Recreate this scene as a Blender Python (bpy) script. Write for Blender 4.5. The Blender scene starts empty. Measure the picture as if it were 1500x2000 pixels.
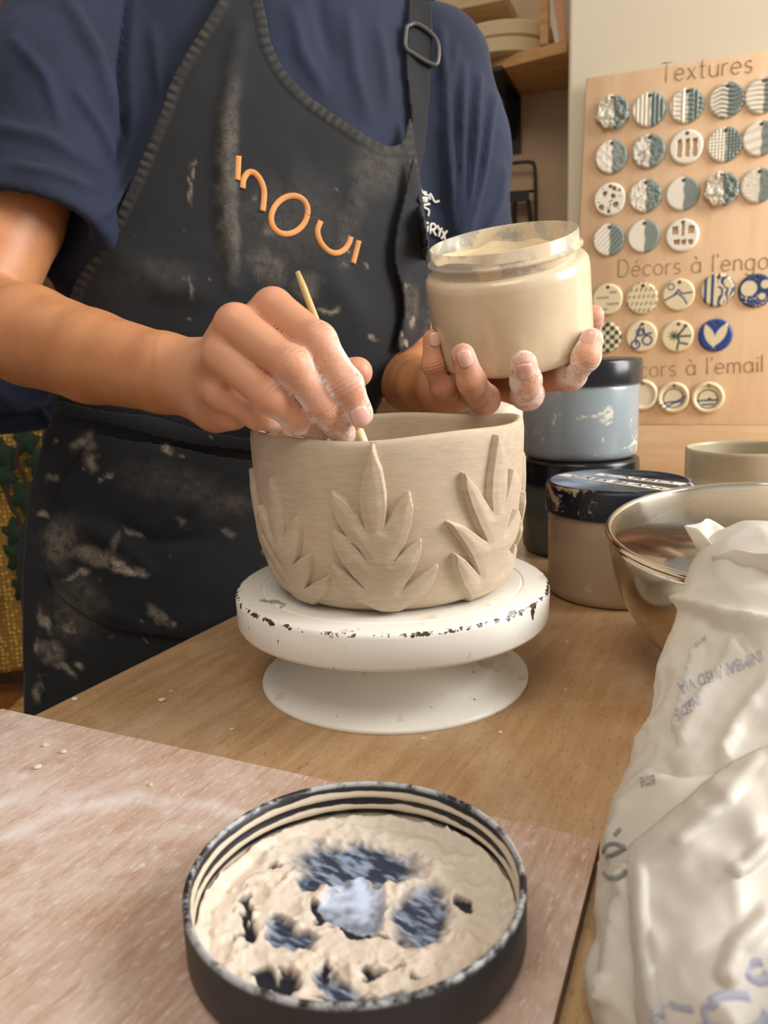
import bpy, bmesh, math, random
import numpy as np
from math import sin, cos, pi, radians, atan2, sqrt, exp
from mathutils import Vector, Matrix

# ------------------------------------------------------------------ camera
FPX = 1560.0                       # focal length in pixels of the 1500x2000 frame
PITCH, ROLL = radians(11.6), radians(2.0)
CAM = np.array([0.0, 0.0, 0.98])
FW = np.array([0, cos(PITCH), -sin(PITCH)])
_r0 = np.array([1.0, 0, 0]); _u0 = np.array([0, sin(PITCH), cos(PITCH)])
RT = cos(ROLL) * _r0 - sin(ROLL) * _u0
UP = sin(ROLL) * _r0 + cos(ROLL) * _u0
scene = bpy.context.scene
col = scene.collection
cam_d = bpy.data.cameras.new('camera'); cam_o = bpy.data.objects.new('camera', cam_d); col.objects.link(cam_o)
cam_d.sensor_fit = 'HORIZONTAL'; cam_d.sensor_width = 36.0; cam_d.lens = FPX / 1500 * 36.0
cam_d.clip_start = 0.02; cam_d.clip_end = 50
cam_d.dof.use_dof = True; cam_d.dof.focus_distance = 0.50; cam_d.dof.aperture_fstop = 15.0
M = Matrix.Identity(4)
for i in range(3):
    M[i][0] = RT[i]; M[i][1] = UP[i]; M[i][2] = -FW[i]; M[i][3] = CAM[i]
cam_o.matrix_world = M
scene.camera = cam_o
vs = scene.view_settings
vs.view_transform = 'Standard'; vs.look = 'None'; vs.gamma = 1.0; vs.use_curve_mapping = False
vs.exposure = 0.27
# ------------------------------------------------------------------ light
world = bpy.data.worlds.new('world'); scene.world = world; world.use_nodes = True
bg = world.node_tree.nodes['Background']
bg.inputs[0].default_value = (1.0, 0.955, 0.89, 1); bg.inputs[1].default_value = 0.36
def area(name, loc, target, size, power, colr, size_y=None):
    l = bpy.data.lights.new(name, 'AREA'); l.energy = power; l.color = colr
    l.shape = 'RECTANGLE'; l.size = size; l.size_y = size_y or size
    o = bpy.data.objects.new(name, l); col.objects.link(o); o.location = loc
    o.rotation_euler = (Vector(target) - Vector(loc)).to_track_quat('-Z', 'Y').to_euler()
    return o
area('window_daylight', (1.95, 0.18, 1.80), (0.0, 0.62, 0.90), 1.1, 54, (1.0, 0.98, 0.96), 1.3)
area('ceiling_light', (-0.25, -0.35, 2.5), (0.0, 0.6, 0.9), 0.9, 11, (1.0, 0.88, 0.72))

# ------------------------------------------------------------------ helpers
def ray(x, y): return FW + RT * (x - 750) / FPX - UP * (y - 1000) / FPX
def at(x, y, d): return CAM + ray(x, y) * d            # a point at depth d
def on_z(x, y, z):
    v = ray(x, y); return CAM + v * ((z - CAM[2]) / v[2])
def on_plane(x, y, p0, n):
    v = ray(x, y); return CAM + v * (np.dot(p0 - CAM, n) / np.dot(v, n))
def lin(c):
    if isinstance(c, str):
        c = c.lstrip('#'); c = [int(c[i:i + 2], 16) / 255 for i in (0, 2, 4)]
    return [x / 12.92 if x <= 0.04045 else ((x + 0.055) / 1.055) ** 2.4 for x in c[:3]]
def lin4(c): return (*lin(c), 1.0)

def _hash(i, j, k, s):
    n = (i * 374761393 + j * 668265263 + k * 2147483647 + s * 974634777) & 0xffffffff
    n = ((n ^ (n >> 13)) * 1274126177) & 0xffffffff
    n = ((n ^ (n >> 16)) * 2246822519) & 0xffffffff
    return ((n ^ (n >> 15)) & 0xffffff) / float(0xffffff)
def vnoise(p, scale=1.0, seed=0):
    p = np.asarray(p, float) * scale
    i = np.floor(p).astype(np.int64); f = p - i; f = f * f * (3 - 2 * f)
    r = 0
    for a in (0, 1):
        wa = f[..., 0] if a else 1 - f[..., 0]
        for b in (0, 1):
            wb = f[..., 1] if b else 1 - f[..., 1]
            for c in (0, 1):
                wc = f[..., 2] if c else 1 - f[..., 2]
                r = r + wa * wb * wc * _hash(i[..., 0] + a, i[..., 1] + b, i[..., 2] + c, seed)
    return r
def fbm(p, scale=1.0, seed=0, octaves=3):
    r = 0; a = 0.5; t = 0
    for o in range(octaves):
        r = r + a * vnoise(p, scale * 2 ** o, seed + o); t += a; a *= 0.5
    return r / t
def smooth(a, b, x):
    t = np.clip((x - a) / (b - a), 0, 1); return t * t * (3 - 2 * t)

# --- objects
def link(o, parent=None):
    col.objects.link(o)
    if parent is not None: o.parent = parent
    return o
def mesh_obj(name, verts, faces, mat, parent=None, shade=True, origin=None, attrs=None):
    """verts are world coordinates; origin: world point used as the object's own origin"""
    v = np.asarray(verts, float)
    if parent is not None:
        o0 = np.array(parent.matrix_world.translation)
        base = world_loc.get(parent.name, o0)
        v = v - base; loc = None
    else:
        if origin is None: origin = np.array([(v[:, 0].min() + v[:, 0].max()) / 2, (v[:, 1].min() + v[:, 1].max()) / 2, v[:, 2].min()])
        v = v - np.asarray(origin); loc = origin
    me = bpy.data.meshes.new(name)
    if isinstance(faces, np.ndarray): faces = faces.tolist()
    me.from_pydata(v.tolist(), [], faces)
    me.update()
    if shade:
        me.polygons.foreach_set('use_smooth', [True] * len(me.polygons))
    o = bpy.data.objects.new(name, me)
    if mat: me.materials.append(mat)
    link(o, parent)
    if loc is not None:
        o.location = loc; world_loc[o.name] = np.asarray(loc, float)
    else:
        world_loc[o.name] = base
    if attrs:
        for k, a in attrs.items():
            a = np.asarray(a, float)
            if a.ndim == 1:
                at_ = me.attributes.new(k, 'FLOAT', 'POINT'); at_.data.foreach_set('value', a)
            else:
                at_ = me.attributes.new(k, 'FLOAT_COLOR', 'POINT')
                at_.data.foreach_set('color', np.concatenate([a, np.ones((len(a), 1))], 1).ravel())
    return o
world_loc = {}
def empty(name, loc, label=None, cat=None, group=None):
    o = bpy.data.objects.new(name, None); o.empty_display_size = 0.05
    col.objects.link(o); o.location = [float(c) for c in loc]; world_loc[o.name] = np.asarray(loc, float)
    if label: tag(o, label, cat, group)
    return o
def tag(o, label, cat, group=None):
    o['label'] = label; o['category'] = cat
    if group: o['group'] = group
    return o
def structure(o): o['kind'] = 'structure'; return o
def bevel(o, w, seg=2, angle=0.6):
    m = o.modifiers.new('bevel', 'BEVEL'); m.width = w; m.segments = seg; m.limit_method = 'ANGLE'; m.angle_limit = angle
    return o
def sharp(o, ang=35):
    o.data.set_sharp_from_angle(angle=radians(ang)); return o

def frame_from(axis, hint=(0, 1, 0)):
    z = np.asarray(axis, float); z = z / np.linalg.norm(z)
    x = np.cross(np.asarray(hint, float), z)
    if np.linalg.norm(x) < 1e-6: x = np.cross((1, 0, 0), z)
    x /= np.linalg.norm(x); y = np.cross(z, x)
    return np.stack([x, y, z], 1)            # columns
def lathe(profile, n=64, center=(0, 0, 0), axis=(0, 0, 1), wob=None, close=False):
    """profile list of (r, h); returns verts, faces in world"""
    prof = np.asarray(profile, float); m = len(prof)
    B = frame_from(axis); c = np.asarray(center, float)
    a = np.arange(n) * 2 * pi / n
    V = np.zeros((m, n, 3))
    for i, (r, h) in enumerate(prof):
        rr = np.full(n, r); hh = np.full(n, h)
        if wob is not None: rr, hh = wob(rr, hh, a, i)
        V[i] = (np.cos(a) * rr)[:, None] * B[:, 0] + (np.sin(a) * rr)[:, None] * B[:, 1] + hh[:, None] * B[:, 2]
    V = V.reshape(-1, 3) + c
    F = []
    rng = range(m) if close else range(m - 1)
    for i in rng:
        i2 = (i + 1) % m
        for j in range(n):
            j2 = (j + 1) % n
            F.append((i * n + j, i * n + j2, i2 * n + j2, i2 * n + j))
    if not close:
        if prof[0][0] > 0: F.append(tuple(range(n - 1, -1, -1)))
        if prof[-1][0] > 0: F.append(tuple((m - 1) * n + j for j in range(n)))
    return V, F
def box(c, s, B=None):
    c = np.asarray(c, float); B = np.eye(3) if B is None else B
    v = np.array([[x, y, z] for x in (-.5, .5) for y in (-.5, .5) for z in (-.5, .5)]) * np.asarray(s)
    f = [(0, 1, 3, 2), (4, 6, 7, 5), (0, 4, 5, 1), (2, 3, 7, 6), (0, 2, 6, 4), (1, 5, 7, 3)]
    return v @ B.T + c, f
def prism(poly_low, poly_high):
    a = np.asarray(poly_low, float); b = np.asarray(poly_high, float); n = len(a)
    f = [tuple(range(n - 1, -1, -1)), tuple(range(n, 2 * n))]
    for i in range(n):
        j = (i + 1) % n; f.append((i, j, n + j, n + i))
    return np.concatenate([a, b]), f
def join(*parts):
    V = []; F = []; k = 0
    for v, f in parts:
        V.append(np.asarray(v, float)); F += [tuple(int(i) + k for i in q) for q in f]; k += len(v)
    return np.concatenate(V), F
def catmull(pts, n=8):
    p = np.asarray(pts, float); p = np.concatenate([[2 * p[0] - p[1]], p, [2 * p[-1] - p[-2]]])
    out = []
    for i in range(1, len(p) - 2):
        for t in np.linspace(0, 1, n, endpoint=False):
            a, b, c, d = p[i - 1], p[i], p[i + 1], p[i + 2]
            out.append(0.5 * (2 * b + (c - a) * t + (2 * a - 5 * b + 4 * c - d) * t * t + (3 * b - a - 3 * c + d) * t ** 3))
    out.append(p[-2]); return np.array(out)
def tube(path, rad, n=8, closed=False, hint=(0, 0.2, 1), flat=None):
    p = np.asarray(path, float); m = len(p)
    rad = np.full(m, rad) if np.isscalar(rad) else np.asarray(rad, float)
    t = np.gradient(p, axis=0) if not closed else np.roll(p, -1, 0) - np.roll(p, 1, 0)
    t /= np.linalg.norm(t, axis=1)[:, None] + 1e-12
    V = []
    x = np.cross(np.asarray(hint, float), t[0]); x /= np.linalg.norm(x) + 1e-12
    for i in range(m):
        x = x - t[i] * np.dot(x, t[i]); x /= np.linalg.norm(x) + 1e-12
        y = np.cross(t[i], x)
        for j in range(n):
            a = 2 * pi * j / n
            V.append(p[i] + rad[i] * (cos(a) * x + (flat or 1) * sin(a) * y))
    F = []
    for i in range(m if closed else m - 1):
        i2 = (i + 1) % m
        for j in range(n):
            j2 = (j + 1) % n; F.append((i * n + j, i * n + j2, i2 * n + j2, i2 * n + j))
    if not closed:
        F.append(tuple(range(n - 1, -1, -1))); F.append(tuple((m - 1) * n + j for j in range(n)))
    return np.array(V), F
def poly_sdf(pts, poly):
    """signed distance (negative inside) of 2-D pts to polygon, and nearest points"""
    pts = np.asarray(pts, float); poly = np.asarray(poly, float)
    a = poly; b = np.roll(poly, -1, 0)
    best = np.full(len(pts), 1e18); near = np.zeros_like(pts); arc = np.zeros(len(pts)); inside = np.zeros(len(pts), bool)
    s0 = 0
    for i in range(len(a)):
        e = b[i] - a[i]; L2 = e @ e + 1e-20
        t = np.clip(((pts - a[i]) @ e) / L2, 0, 1)
        q = a[i] + t[:, None] * e; d = ((pts - q) ** 2).sum(1)
        m = d < best; best[m] = d[m]; near[m] = q[m]; arc[m] = s0 + t[m] * sqrt(L2)
        s0 += sqrt(L2)
        cnd = (a[i, 1] > pts[:, 1]) != (b[i, 1] > pts[:, 1])
        xi = a[i, 0] + (pts[:, 1] - a[i, 1]) * (b[i, 0] - a[i, 0]) / (b[i, 1] - a[i, 1] + 1e-20)
        inside ^= cnd & (pts[:, 0] < xi)
    d = np.sqrt(best); d[inside] *= -1
    return d, near, arc
def line_dist(pts, poly):
    pts = np.asarray(pts, float); poly = np.asarray(poly, float); best = np.full(len(pts), 1e18); tt = np.zeros(len(pts))
    for i in range(len(poly) - 1):
        e = poly[i + 1] - poly[i]; t = np.clip(((pts - poly[i]) @ e) / (e @ e + 1e-20), 0, 1)
        d = ((pts - poly[i] - t[:, None] * e) ** 2).sum(1); m = d < best; best[m] = d[m]; tt[m] = (i + t[m]) / (len(poly) - 1)
    return np.sqrt(best), tt
def grid_sheet(poly, step):
    """grid of a 2-D polygon whose outline is followed: pts, faces, signed distance"""
    poly = np.asarray(poly, float); lo = poly.min(0) - step; hi = poly.max(0) + step
    nx = int((hi[0] - lo[0]) / step) + 2; ny = int((hi[1] - lo[1]) / step) + 2
    gx, gy = np.meshgrid(lo[0] + np.arange(nx) * step, lo[1] + np.arange(ny) * step, indexing='ij')
    P2 = np.stack([gx.ravel(), gy.ravel()], 1)
    d, near, arc = poly_sdf(P2, poly)
    D = d.reshape(nx, ny)
    dc = (D[:-1, :-1] + D[1:, :-1] + D[:-1, 1:] + D[1:, 1:]) / 4
    ii, jj = np.nonzero(dc < 0)
    quad = np.stack([ii * ny + jj, (ii + 1) * ny + jj, (ii + 1) * ny + jj + 1, ii * ny + jj + 1], 1)
    used = np.unique(quad); remap = np.full(nx * ny, -1); remap[used] = np.arange(len(used))
    quad = remap[quad]; P2 = P2[used]; d = d[used]; near = near[used]; arc = arc[used]
    # boundary vertices onto the outline
    e = np.concatenate([quad[:, [0, 1]], quad[:, [1, 2]], quad[:, [2, 3]], quad[:, [3, 0]]])
    es = np.sort(e, 1); u, c = np.unique(es, axis=0, return_counts=True)
    bd = np.unique(u[c == 1])
    P2[bd] = near[bd]; d[bd] = 0
    out = d > 0; P2[out] = near[out]; d[out] = 0
    return P2, quad, d, arc

# --- signed distance modelling: capsules with smooth unions, meshed with surface nets
def sd_cap(P, a, b, ra, rb):
    a = np.asarray(a, float); b = np.asarray(b, float); ab = b - a
    t = np.clip(((P - a) @ ab) / (ab @ ab + 1e-12), 0, 1)
    return np.sqrt(((P - a - t[..., None] * ab) ** 2).sum(-1)) - (ra + t * (rb - ra))
def sd_ell(P, c, r, B=None):
    q = P - np.asarray(c)
    if B is not None: q = q @ B
    r = np.asarray(r, float); k = np.sqrt(((q / r) ** 2).sum(-1)); return (k - 1) * r.min()
def smin(a, b, k):
    h = np.clip(0.5 + 0.5 * (b - a) / k, 0, 1); return b * (1 - h) + a * h - k * h * (1 - h)
def smax(a, b, k): return -smin(-a, -b, k)
def surface_nets(fn, lo, hi, h):
    lo = np.asarray(lo, float); n = np.ceil((np.asarray(hi) - lo) / h).astype(int) + 1
    ax = [lo[i] + np.arange(n[i]) * h for i in range(3)]
    Fv = np.empty(tuple(n)); bs = 20                    # only blocks near the surface are sampled
    for i0 in range(0, n[0], bs):
        for j0 in range(0, n[1], bs):
            for k0 in range(0, n[2], bs):
                sl = (slice(i0, i0 + bs), slice(j0, j0 + bs), slice(k0, k0 + bs))
                c0 = lo + (np.array([i0, j0, k0]) + (bs - 1) / 2) * h
                dc = float(fn(c0[None])[0])
                if abs(dc) > bs * h * 1.25: Fv[sl] = dc; continue
                Fv[sl] = fn(np.stack(np.meshgrid(ax[0][sl[0]], ax[1][sl[1]], ax[2][sl[2]], indexing='ij'), -1))
    S = Fv < 0
    c = n - 1
    acc = np.zeros((*c, 3)); cnt = np.zeros(tuple(c))
    offs = [(x, y, z) for x in (0, 1) for y in (0, 1) for z in (0, 1)]
    for d in range(3):
        for o in offs:
            if o[d] == 1: continue
            o2 = list(o); o2[d] = 1
            s0 = tuple(slice(o[k], o[k] + c[k]) for k in range(3)); s1 = tuple(slice(o2[k], o2[k] + c[k]) for k in range(3))
            m = S[s0] != S[s1]
            f0 = Fv[s0][m]; f1 = Fv[s1][m]; t = f0 / (f0 - f1)
            v = np.tile(np.array(o, float), (len(t), 1)); v[:, d] = t
            acc[m] += v; cnt[m] += 1
    act = cnt > 0
    idx = np.full(tuple(c), -1); idx[act] = np.arange(act.sum())
    ii = np.stack(np.nonzero(act), 1)
    V = lo + (ii + acc[act] / cnt[act][:, None]) * h
    Q = []
    for d in range(3):
        u, w = (d + 1) % 3, (d + 2) % 3
        s0 = [slice(None)] * 3; s1 = [slice(None)] * 3
        s0[d] = slice(0, c[d]); s1[d] = slice(1, c[d] + 1)
        for k in (u, w): s0[k] = slice(1, c[k]); s1[k] = slice(1, c[k])
        a = S[tuple(s0)]; b = S[tuple(s1)]
        for flip, m in ((False, a & ~b), (True, ~a & b)):
            e = np.stack(np.nonzero(m), 1)
            if len(e) == 0: continue
            e[:, u] += 1; e[:, w] += 1
            def cell(du, dw):
                q = e.copy(); q[:, u] += du; q[:, w] += dw; return idx[q[:, 0], q[:, 1], q[:, 2]]
            q = np.stack([cell(-1, -1), cell(0, -1), cell(0, 0), cell(-1, 0)], 1)
            Q.append(q[:, ::-1] if flip else q)
    return V, np.concatenate(Q)
def relax(V, Q, it=2, lam=0.5):
    e = np.concatenate([Q[:, [0, 1]], Q[:, [1, 2]], Q[:, [2, 3]], Q[:, [3, 0]]]); e = np.unique(np.sort(e, 1), axis=0)
    deg = np.bincount(e.ravel(), minlength=len(V))[:, None] + 1e-9
    for _ in range(it):
        s = np.zeros_like(V)
        for k in range(3):
            s[:, k] = np.bincount(e[:, 0], V[e[:, 1], k], len(V)) + np.bincount(e[:, 1], V[e[:, 0], k], len(V))
        V = V + lam * (s / deg - V)
    return V
def normals(V, Q):
    n = np.cross(V[Q[:, 2]] - V[Q[:, 0]], V[Q[:, 3]] - V[Q[:, 1]])
    N = np.zeros_like(V)
    for k in range(4): np.add.at(N, Q[:, k], n)
    return N / (np.linalg.norm(N, axis=1)[:, None] + 1e-12)
def to_px(V):
    v = np.asarray(V) - CAM; d = v @ FW
    return np.stack([750 + FPX * (v @ RT) / d, 1000 - FPX * (v @ UP) / d], 1)

# ------------------------------------------------------------------ materials
class NT:
    def __init__(s, name):
        s.m = bpy.data.materials.new(name); s.m.use_nodes = True
        s.t = s.m.node_tree; s.n = s.t.nodes; s.b = s.n['Principled BSDF']; s.out = s.n['Material Output']
        s._co = None
    def node(s, t, **kw):
        x = s.n.new(t)
        for k, v in kw.items(): setattr(x, k, v)
        return x
    def put(s, sock, v):
        if hasattr(v, 'is_output'): s.t.links.new(v, sock)
        elif isinstance(v, (tuple, list)) and len(v) == 3 and sock.type == 'RGBA': sock.default_value = (*v, 1)
        elif isinstance(v, str): sock.default_value = lin4(v)
        else: sock.default_value = v
    def co(s, scale=(1, 1, 1), rot=(0, 0, 0), loc=(0, 0, 0)):
        if s._co is None: s._co = s.node('ShaderNodeTexCoord').outputs['Object']
        mp = s.node('ShaderNodeMapping'); s.t.links.new(s._co, mp.inputs[0])
        mp.inputs['Scale'].default_value = scale; mp.inputs['Rotation'].default_value = rot; mp.inputs['Location'].default_value = loc
        return mp.outputs[0]
    def noise(s, scale, detail=4, rough=0.55, co=None, dist=0.0):
        x = s.node('ShaderNodeTexNoise'); s.t.links.new(co or s.co(), x.inputs['Vector'])
        x.inputs['Scale'].default_value = scale; x.inputs['Detail'].default_value = detail
        x.inputs['Roughness'].default_value = rough; x.inputs['Distortion'].default_value = dist
        return x.outputs['Fac']
    def voro(s, scale, co=None, feature='F1', out='Distance', rnd=1.0):
        x = s.node('ShaderNodeTexVoronoi', feature=feature); s.t.links.new(co or s.co(), x.inputs['Vector'])
        x.inputs['Scale'].default_value = scale; x.inputs['Randomness'].default_value = rnd
        return x.outputs[out]
    def wave(s, scale, dist=2, co=None, kind='BANDS', direction='X', dscale=1.0):
        x = s.node('ShaderNodeTexWave', wave_type=kind)
        if kind == 'BANDS': x.bands_direction = direction
        else: x.rings_direction = direction
        s.t.links.new(co or s.co(), x.inputs['Vector']); x.inputs['Scale'].default_value = scale
        x.inputs['Distortion'].default_value = dist; x.inputs['Detail'].default_value = 3; x.inputs['Detail Scale'].default_value = dscale
        return x.outputs['Fac']
    def attr(s, name, colr=False):
        x = s.node('ShaderNodeAttribute', attribute_name=name); return x.outputs['Color' if colr else 'Fac']
    def step(s, v, a, b, lo=0.0, hi=1.0):
        x = s.node('ShaderNodeMapRange', interpolation_type='SMOOTHSTEP'); s.put(x.inputs[0], v)
        x.inputs[1].default_value = a; x.inputs[2].default_value = b; x.inputs[3].default_value = lo; x.inputs[4].default_value = hi
        return x.outputs[0]
    def math(s, op, a, b=0.5, clamp=False):
        x = s.node('ShaderNodeMath', operation=op, use_clamp=clamp); s.put(x.inputs[0], a); s.put(x.inputs[1], b); return x.outputs[0]
    def mix(s, f, a, b, mode='MIX'):
        x = s.node('ShaderNodeMix', data_type='RGBA', blend_type=mode); s.put(x.inputs[0], f); s.put(x.inputs[6], a); s.put(x.inputs[7], b); return x.outputs[2]
    def bump(s, h, strength=0.3, dist=0.001, normal=None):
        x = s.node('ShaderNodeBump'); x.inputs['Strength'].default_value = strength; x.inputs['Distance'].default_value = dist
        s.put(x.inputs['Height'], h)
        if normal is not None: s.put(x.inputs['Normal'], normal)
        return x.outputs[0]
    def sep(s, v=None):
        x = s.node('ShaderNodeSeparateXYZ'); s.t.links.new(v or s.co(), x.inputs[0]); return x.outputs
    def set(s, base=None, rough=None, metal=None, normal=None, **kw):
        if base is not None: s.put(s.b.inputs['Base Color'], base)
        if rough is not None: s.put(s.b.inputs['Roughness'], rough)
        if metal is not None: s.put(s.b.inputs['Metallic'], metal)
        if normal is not None: s.put(s.b.inputs['Normal'], normal)
        for k, v in kw.items(): s.put(s.b.inputs[k.replace('_', ' ')], v)
        return s.m
def plain(name, c, rough=0.6, var=0.12, scale=40, metal=0.0, bump=0.0, **kw):
    t = NT(name); n = t.noise(scale, 5)
    a = lin(c); dk = tuple(x * (1 - var) for x in a); lt = tuple(min(1, x * (1 + var)) for x in a)
    t.set(t.mix(n, dk, lt), rough, metal, t.bump(n, bump, 0.001) if bump else None, **kw)
    return t.m
def wood(name, light, dark, axis='X', fine=90, rough=0.55, dust=None, dust_amt=0.3, rot=0.0, stretch=14, speck=True):
    t = NT(name)
    sc = (1, stretch, stretch) if axis == 'X' else (stretch, 1, stretch) if axis == 'Y' else (stretch, stretch, 1)
    # mapping: rotate first by a second node so that the grain runs along the rotated axis
    c0 = t.co((1, 1, 1), (0, 0, rot))
    mp = t.node('ShaderNodeMapping'); t.t.links.new(c0, mp.inputs[0]); mp.inputs['Scale'].default_value = sc
    g = t.noise(fine / 6, 6, 0.6, mp.outputs[0]); g2 = t.noise(fine / 1.2, 3, 0.6, mp.outputs[0]); big = t.noise(3.5, 3, 0.5)
    f = t.step(t.math('ADD', t.math('MULTIPLY', g, 0.6), t.math('MULTIPLY', big, 0.4)), 0.35, 0.65)
    c = t.mix(f, dark, light)
    if speck:
        mp2 = t.node('ShaderNodeMapping'); t.t.links.new(c0, mp2.inputs[0]); mp2.inputs['Scale'].default_value = tuple(1 if k == 1 else 4.5 for k in sc)
        sp = t.noise(170, 2, 0.5, mp2.outputs[0])
        c = t.mix(t.step(sp, 0.60, 0.68, 0, 0.42), c, tuple(x * 0.45 for x in lin(dark)))
    if dust:
        d1 = t.noise(9, 6, 0.62, None, 0.6); d2 = t.noise(160, 3, 0.7)
        dm = t.math('MULTIPLY', t.step(d1, 0.42, 0.72), t.step(d2, 0.3, 0.7, 0.45, 1.0))
        c = t.mix(t.math('MULTIPLY', dm, dust_amt), c, dust)
        cr = t.voro(60); sp3 = t.noise(30, 2)
        c = t.mix(t.math('MULTIPLY', t.step(cr, 0.13, 0.07), t.step(sp3, 0.55, 0.6, 0, 0.7)), c, dust)
    t.set(c, rough, 0, t.bump(g2, 0.12, 0.0008))
    return t.m
# ------------------------------------------------------------------ the setting
TZ = 0.75                                        # table top height
WA = radians(20)
WD = np.array([cos(WA), -sin(WA), 0]); WN = np.array([-sin(WA), -cos(WA), 0])   # along the wall, and out of it
BP = at(1145, 152, 1.25)                         # front face of the sample board
WP = BP - WN * 0.024                             # plane of the white wall
AP = WP - WN * 0.36                              # plane of the alcove wall behind
ZV = np.array([0, 0, 1.0])
m_wall = plain('plaster_wall', '#EADFC6', 0.85, 0.04, 9, bump=0.15)
m_alc = plain('shaded_alcove_plaster', '#C9AE90', 0.85, 0.05, 7, bump=0.15)  # cream plaster browned: the alcove's shade is put into its colour
m_floor = wood('floor_boards', '#8A6A4A', '#5E432B', 'Y', 60, 0.5)
v, f = box((0.2, 1.0, -0.02), (5.2, 5.6, 0.04)); structure(mesh_obj('floor', v, f, m_floor, None, False))
wc = on_plane(1108, 300, WP, WN); wc[2] = 0      # the wall's end
def slab(p, d, n, length, height, thick):
    q = [p, p + d * length, p + d * length - n * thick, p - n * thick]
    return prism(q, [x + ZV * height for x in q])
v, f = slab(wc, WD, WN, 1.6, 2.6, 0.30); structure(bevel(mesh_obj('wall_right', v, f, m_wall, None, True), 0.006, 3))
ac = wc - WN * 0.36; ac = ac + WD * 0.25
v, f = slab(ac, -WD, WN, 3.4, 2.6, 0.08); structure(mesh_obj('wall_back', v, f, m_alc, None, False))
m_dark = plain('brown_plaster', '#5B4431', 0.9, 0.15, 6)
lc = ac - WD * 3.4
v, f = slab(lc, WN, WD, 3.4, 2.6, -0.08); structure(mesh_obj('wall_left', v, f, m_dark, None, False))

# ------------------------------------------------------------------ worktable
e0, e1 = on_z(75, 1390, TZ), on_z(480, 1190, TZ)
ed = (e1 - e0) / np.linalg.norm(e1 - e0)
A = e0 - ed * 0.75
t_ = np.dot(WP + WN * 0.004 - A, WN) / np.dot(ed, WN); Bk = A + ed * t_
Cc = Bk + WD * (1.25); Dd = A + (Cc - Bk)
m_table = wood('table_beech', '#C2A079', '#AC865E', 'Y', 100, 0.42, '#E6D8C2', 0.26, 0.478, 9)
tb = empty('worktable', [*(A + Cc)[:2] / 2, 0], 'light wooden worktable carrying the clay pot, jars and steel bowl', 'table')
q = np.array([A, Dd, Cc, Bk]); 
top = bevel(mesh_obj('tabletop', *prism(q - ZV * 0.032, q), m_table, tb, True), 0.003, 2)
m_leg = wood('table_leg_wood', '#B08A5E', '#8F6A42', 'Z', 60, 0.5)
cen = q.mean(0)
for p in q:
    c = p + (cen - p) * 0.10; v, f = box([c[0], c[1], (TZ - 0.032) / 2], (0.06, 0.06, TZ - 0.032)); mesh_obj('leg', v, f, m_leg, tb, False)

# wooden upstand along the wall, on which the sample board stands
m_up = wood('upstand_wood', '#E6C69C', '#DAB58A', 'X', 50, 0.5, None, 0, WA, 10, False)
ul = on_plane(1000, 829, BP, WN); zb = on_plane(1300, 829, BP, WN)[2]
pl = [ul, ul + WD * 0.9, ul + WD * 0.9 - WN * 0.02, ul - WN * 0.02]; pl = [np.array([x[0], x[1], TZ]) for x in pl]
o = bevel(mesh_obj('wooden_upstand', *prism(pl, [x + ZV * (zb - TZ - 0.001) for x in pl]), m_up, None, True), 0.002)
tag(o, 'plain pale wooden plank standing on the table below the sample board', 'plank')

# ------------------------------------------------------------------ sample board with lettering and clay tags
m_board = wood('sample_board_wood', '#E6C49C', '#DAB38A', 'Z', 40, 0.55, '#EBD6BC', 0.10, 0, 8, False)
bpx = [(1145, 152), (1560, 91), (1560, 831), (1113, 829)]
bq = np.array([on_plane(x, y, BP, WN) for x, y in bpx])
sb = empty('sample_board', bq[3], 'pale wooden display board of round clay tags with three engraved headings', 'board')
bevel(mesh_obj('panel', *prism(bq[::-1] - WN * 0.014, bq[::-1]), m_board, sb, True), 0.0015)
m_letter = plain('engraved_letter', '#9C8468', 0.9, 0.15, 60)
def text_mesh(s, size=1.0, offset=0.0, ext=0.0):
    c = bpy.data.curves.new('lettering', 'FONT'); c.body = s; c.size = size; c.resolution_u = 3; c.offset = offset; c.extrude = ext
    o = bpy.data.objects.new('tmp_text', c); col.objects.link(o)
    dg = bpy.context.evaluated_depsgraph_get(); dg.update()
    me = o.evaluated_get(dg).to_mesh()
    V = np.array([x.co[:] for x in me.vertices]); F = [tuple(p.vertices) for p in me.polygons]
    o.evaluated_get(dg).to_mesh_clear(); bpy.data.objects.remove(o); bpy.data.curves.remove(c)
    return V, F
def stroke_text(path_sets, rad): return join(*[tube(p, rad, 6) for p in path_sets])
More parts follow.
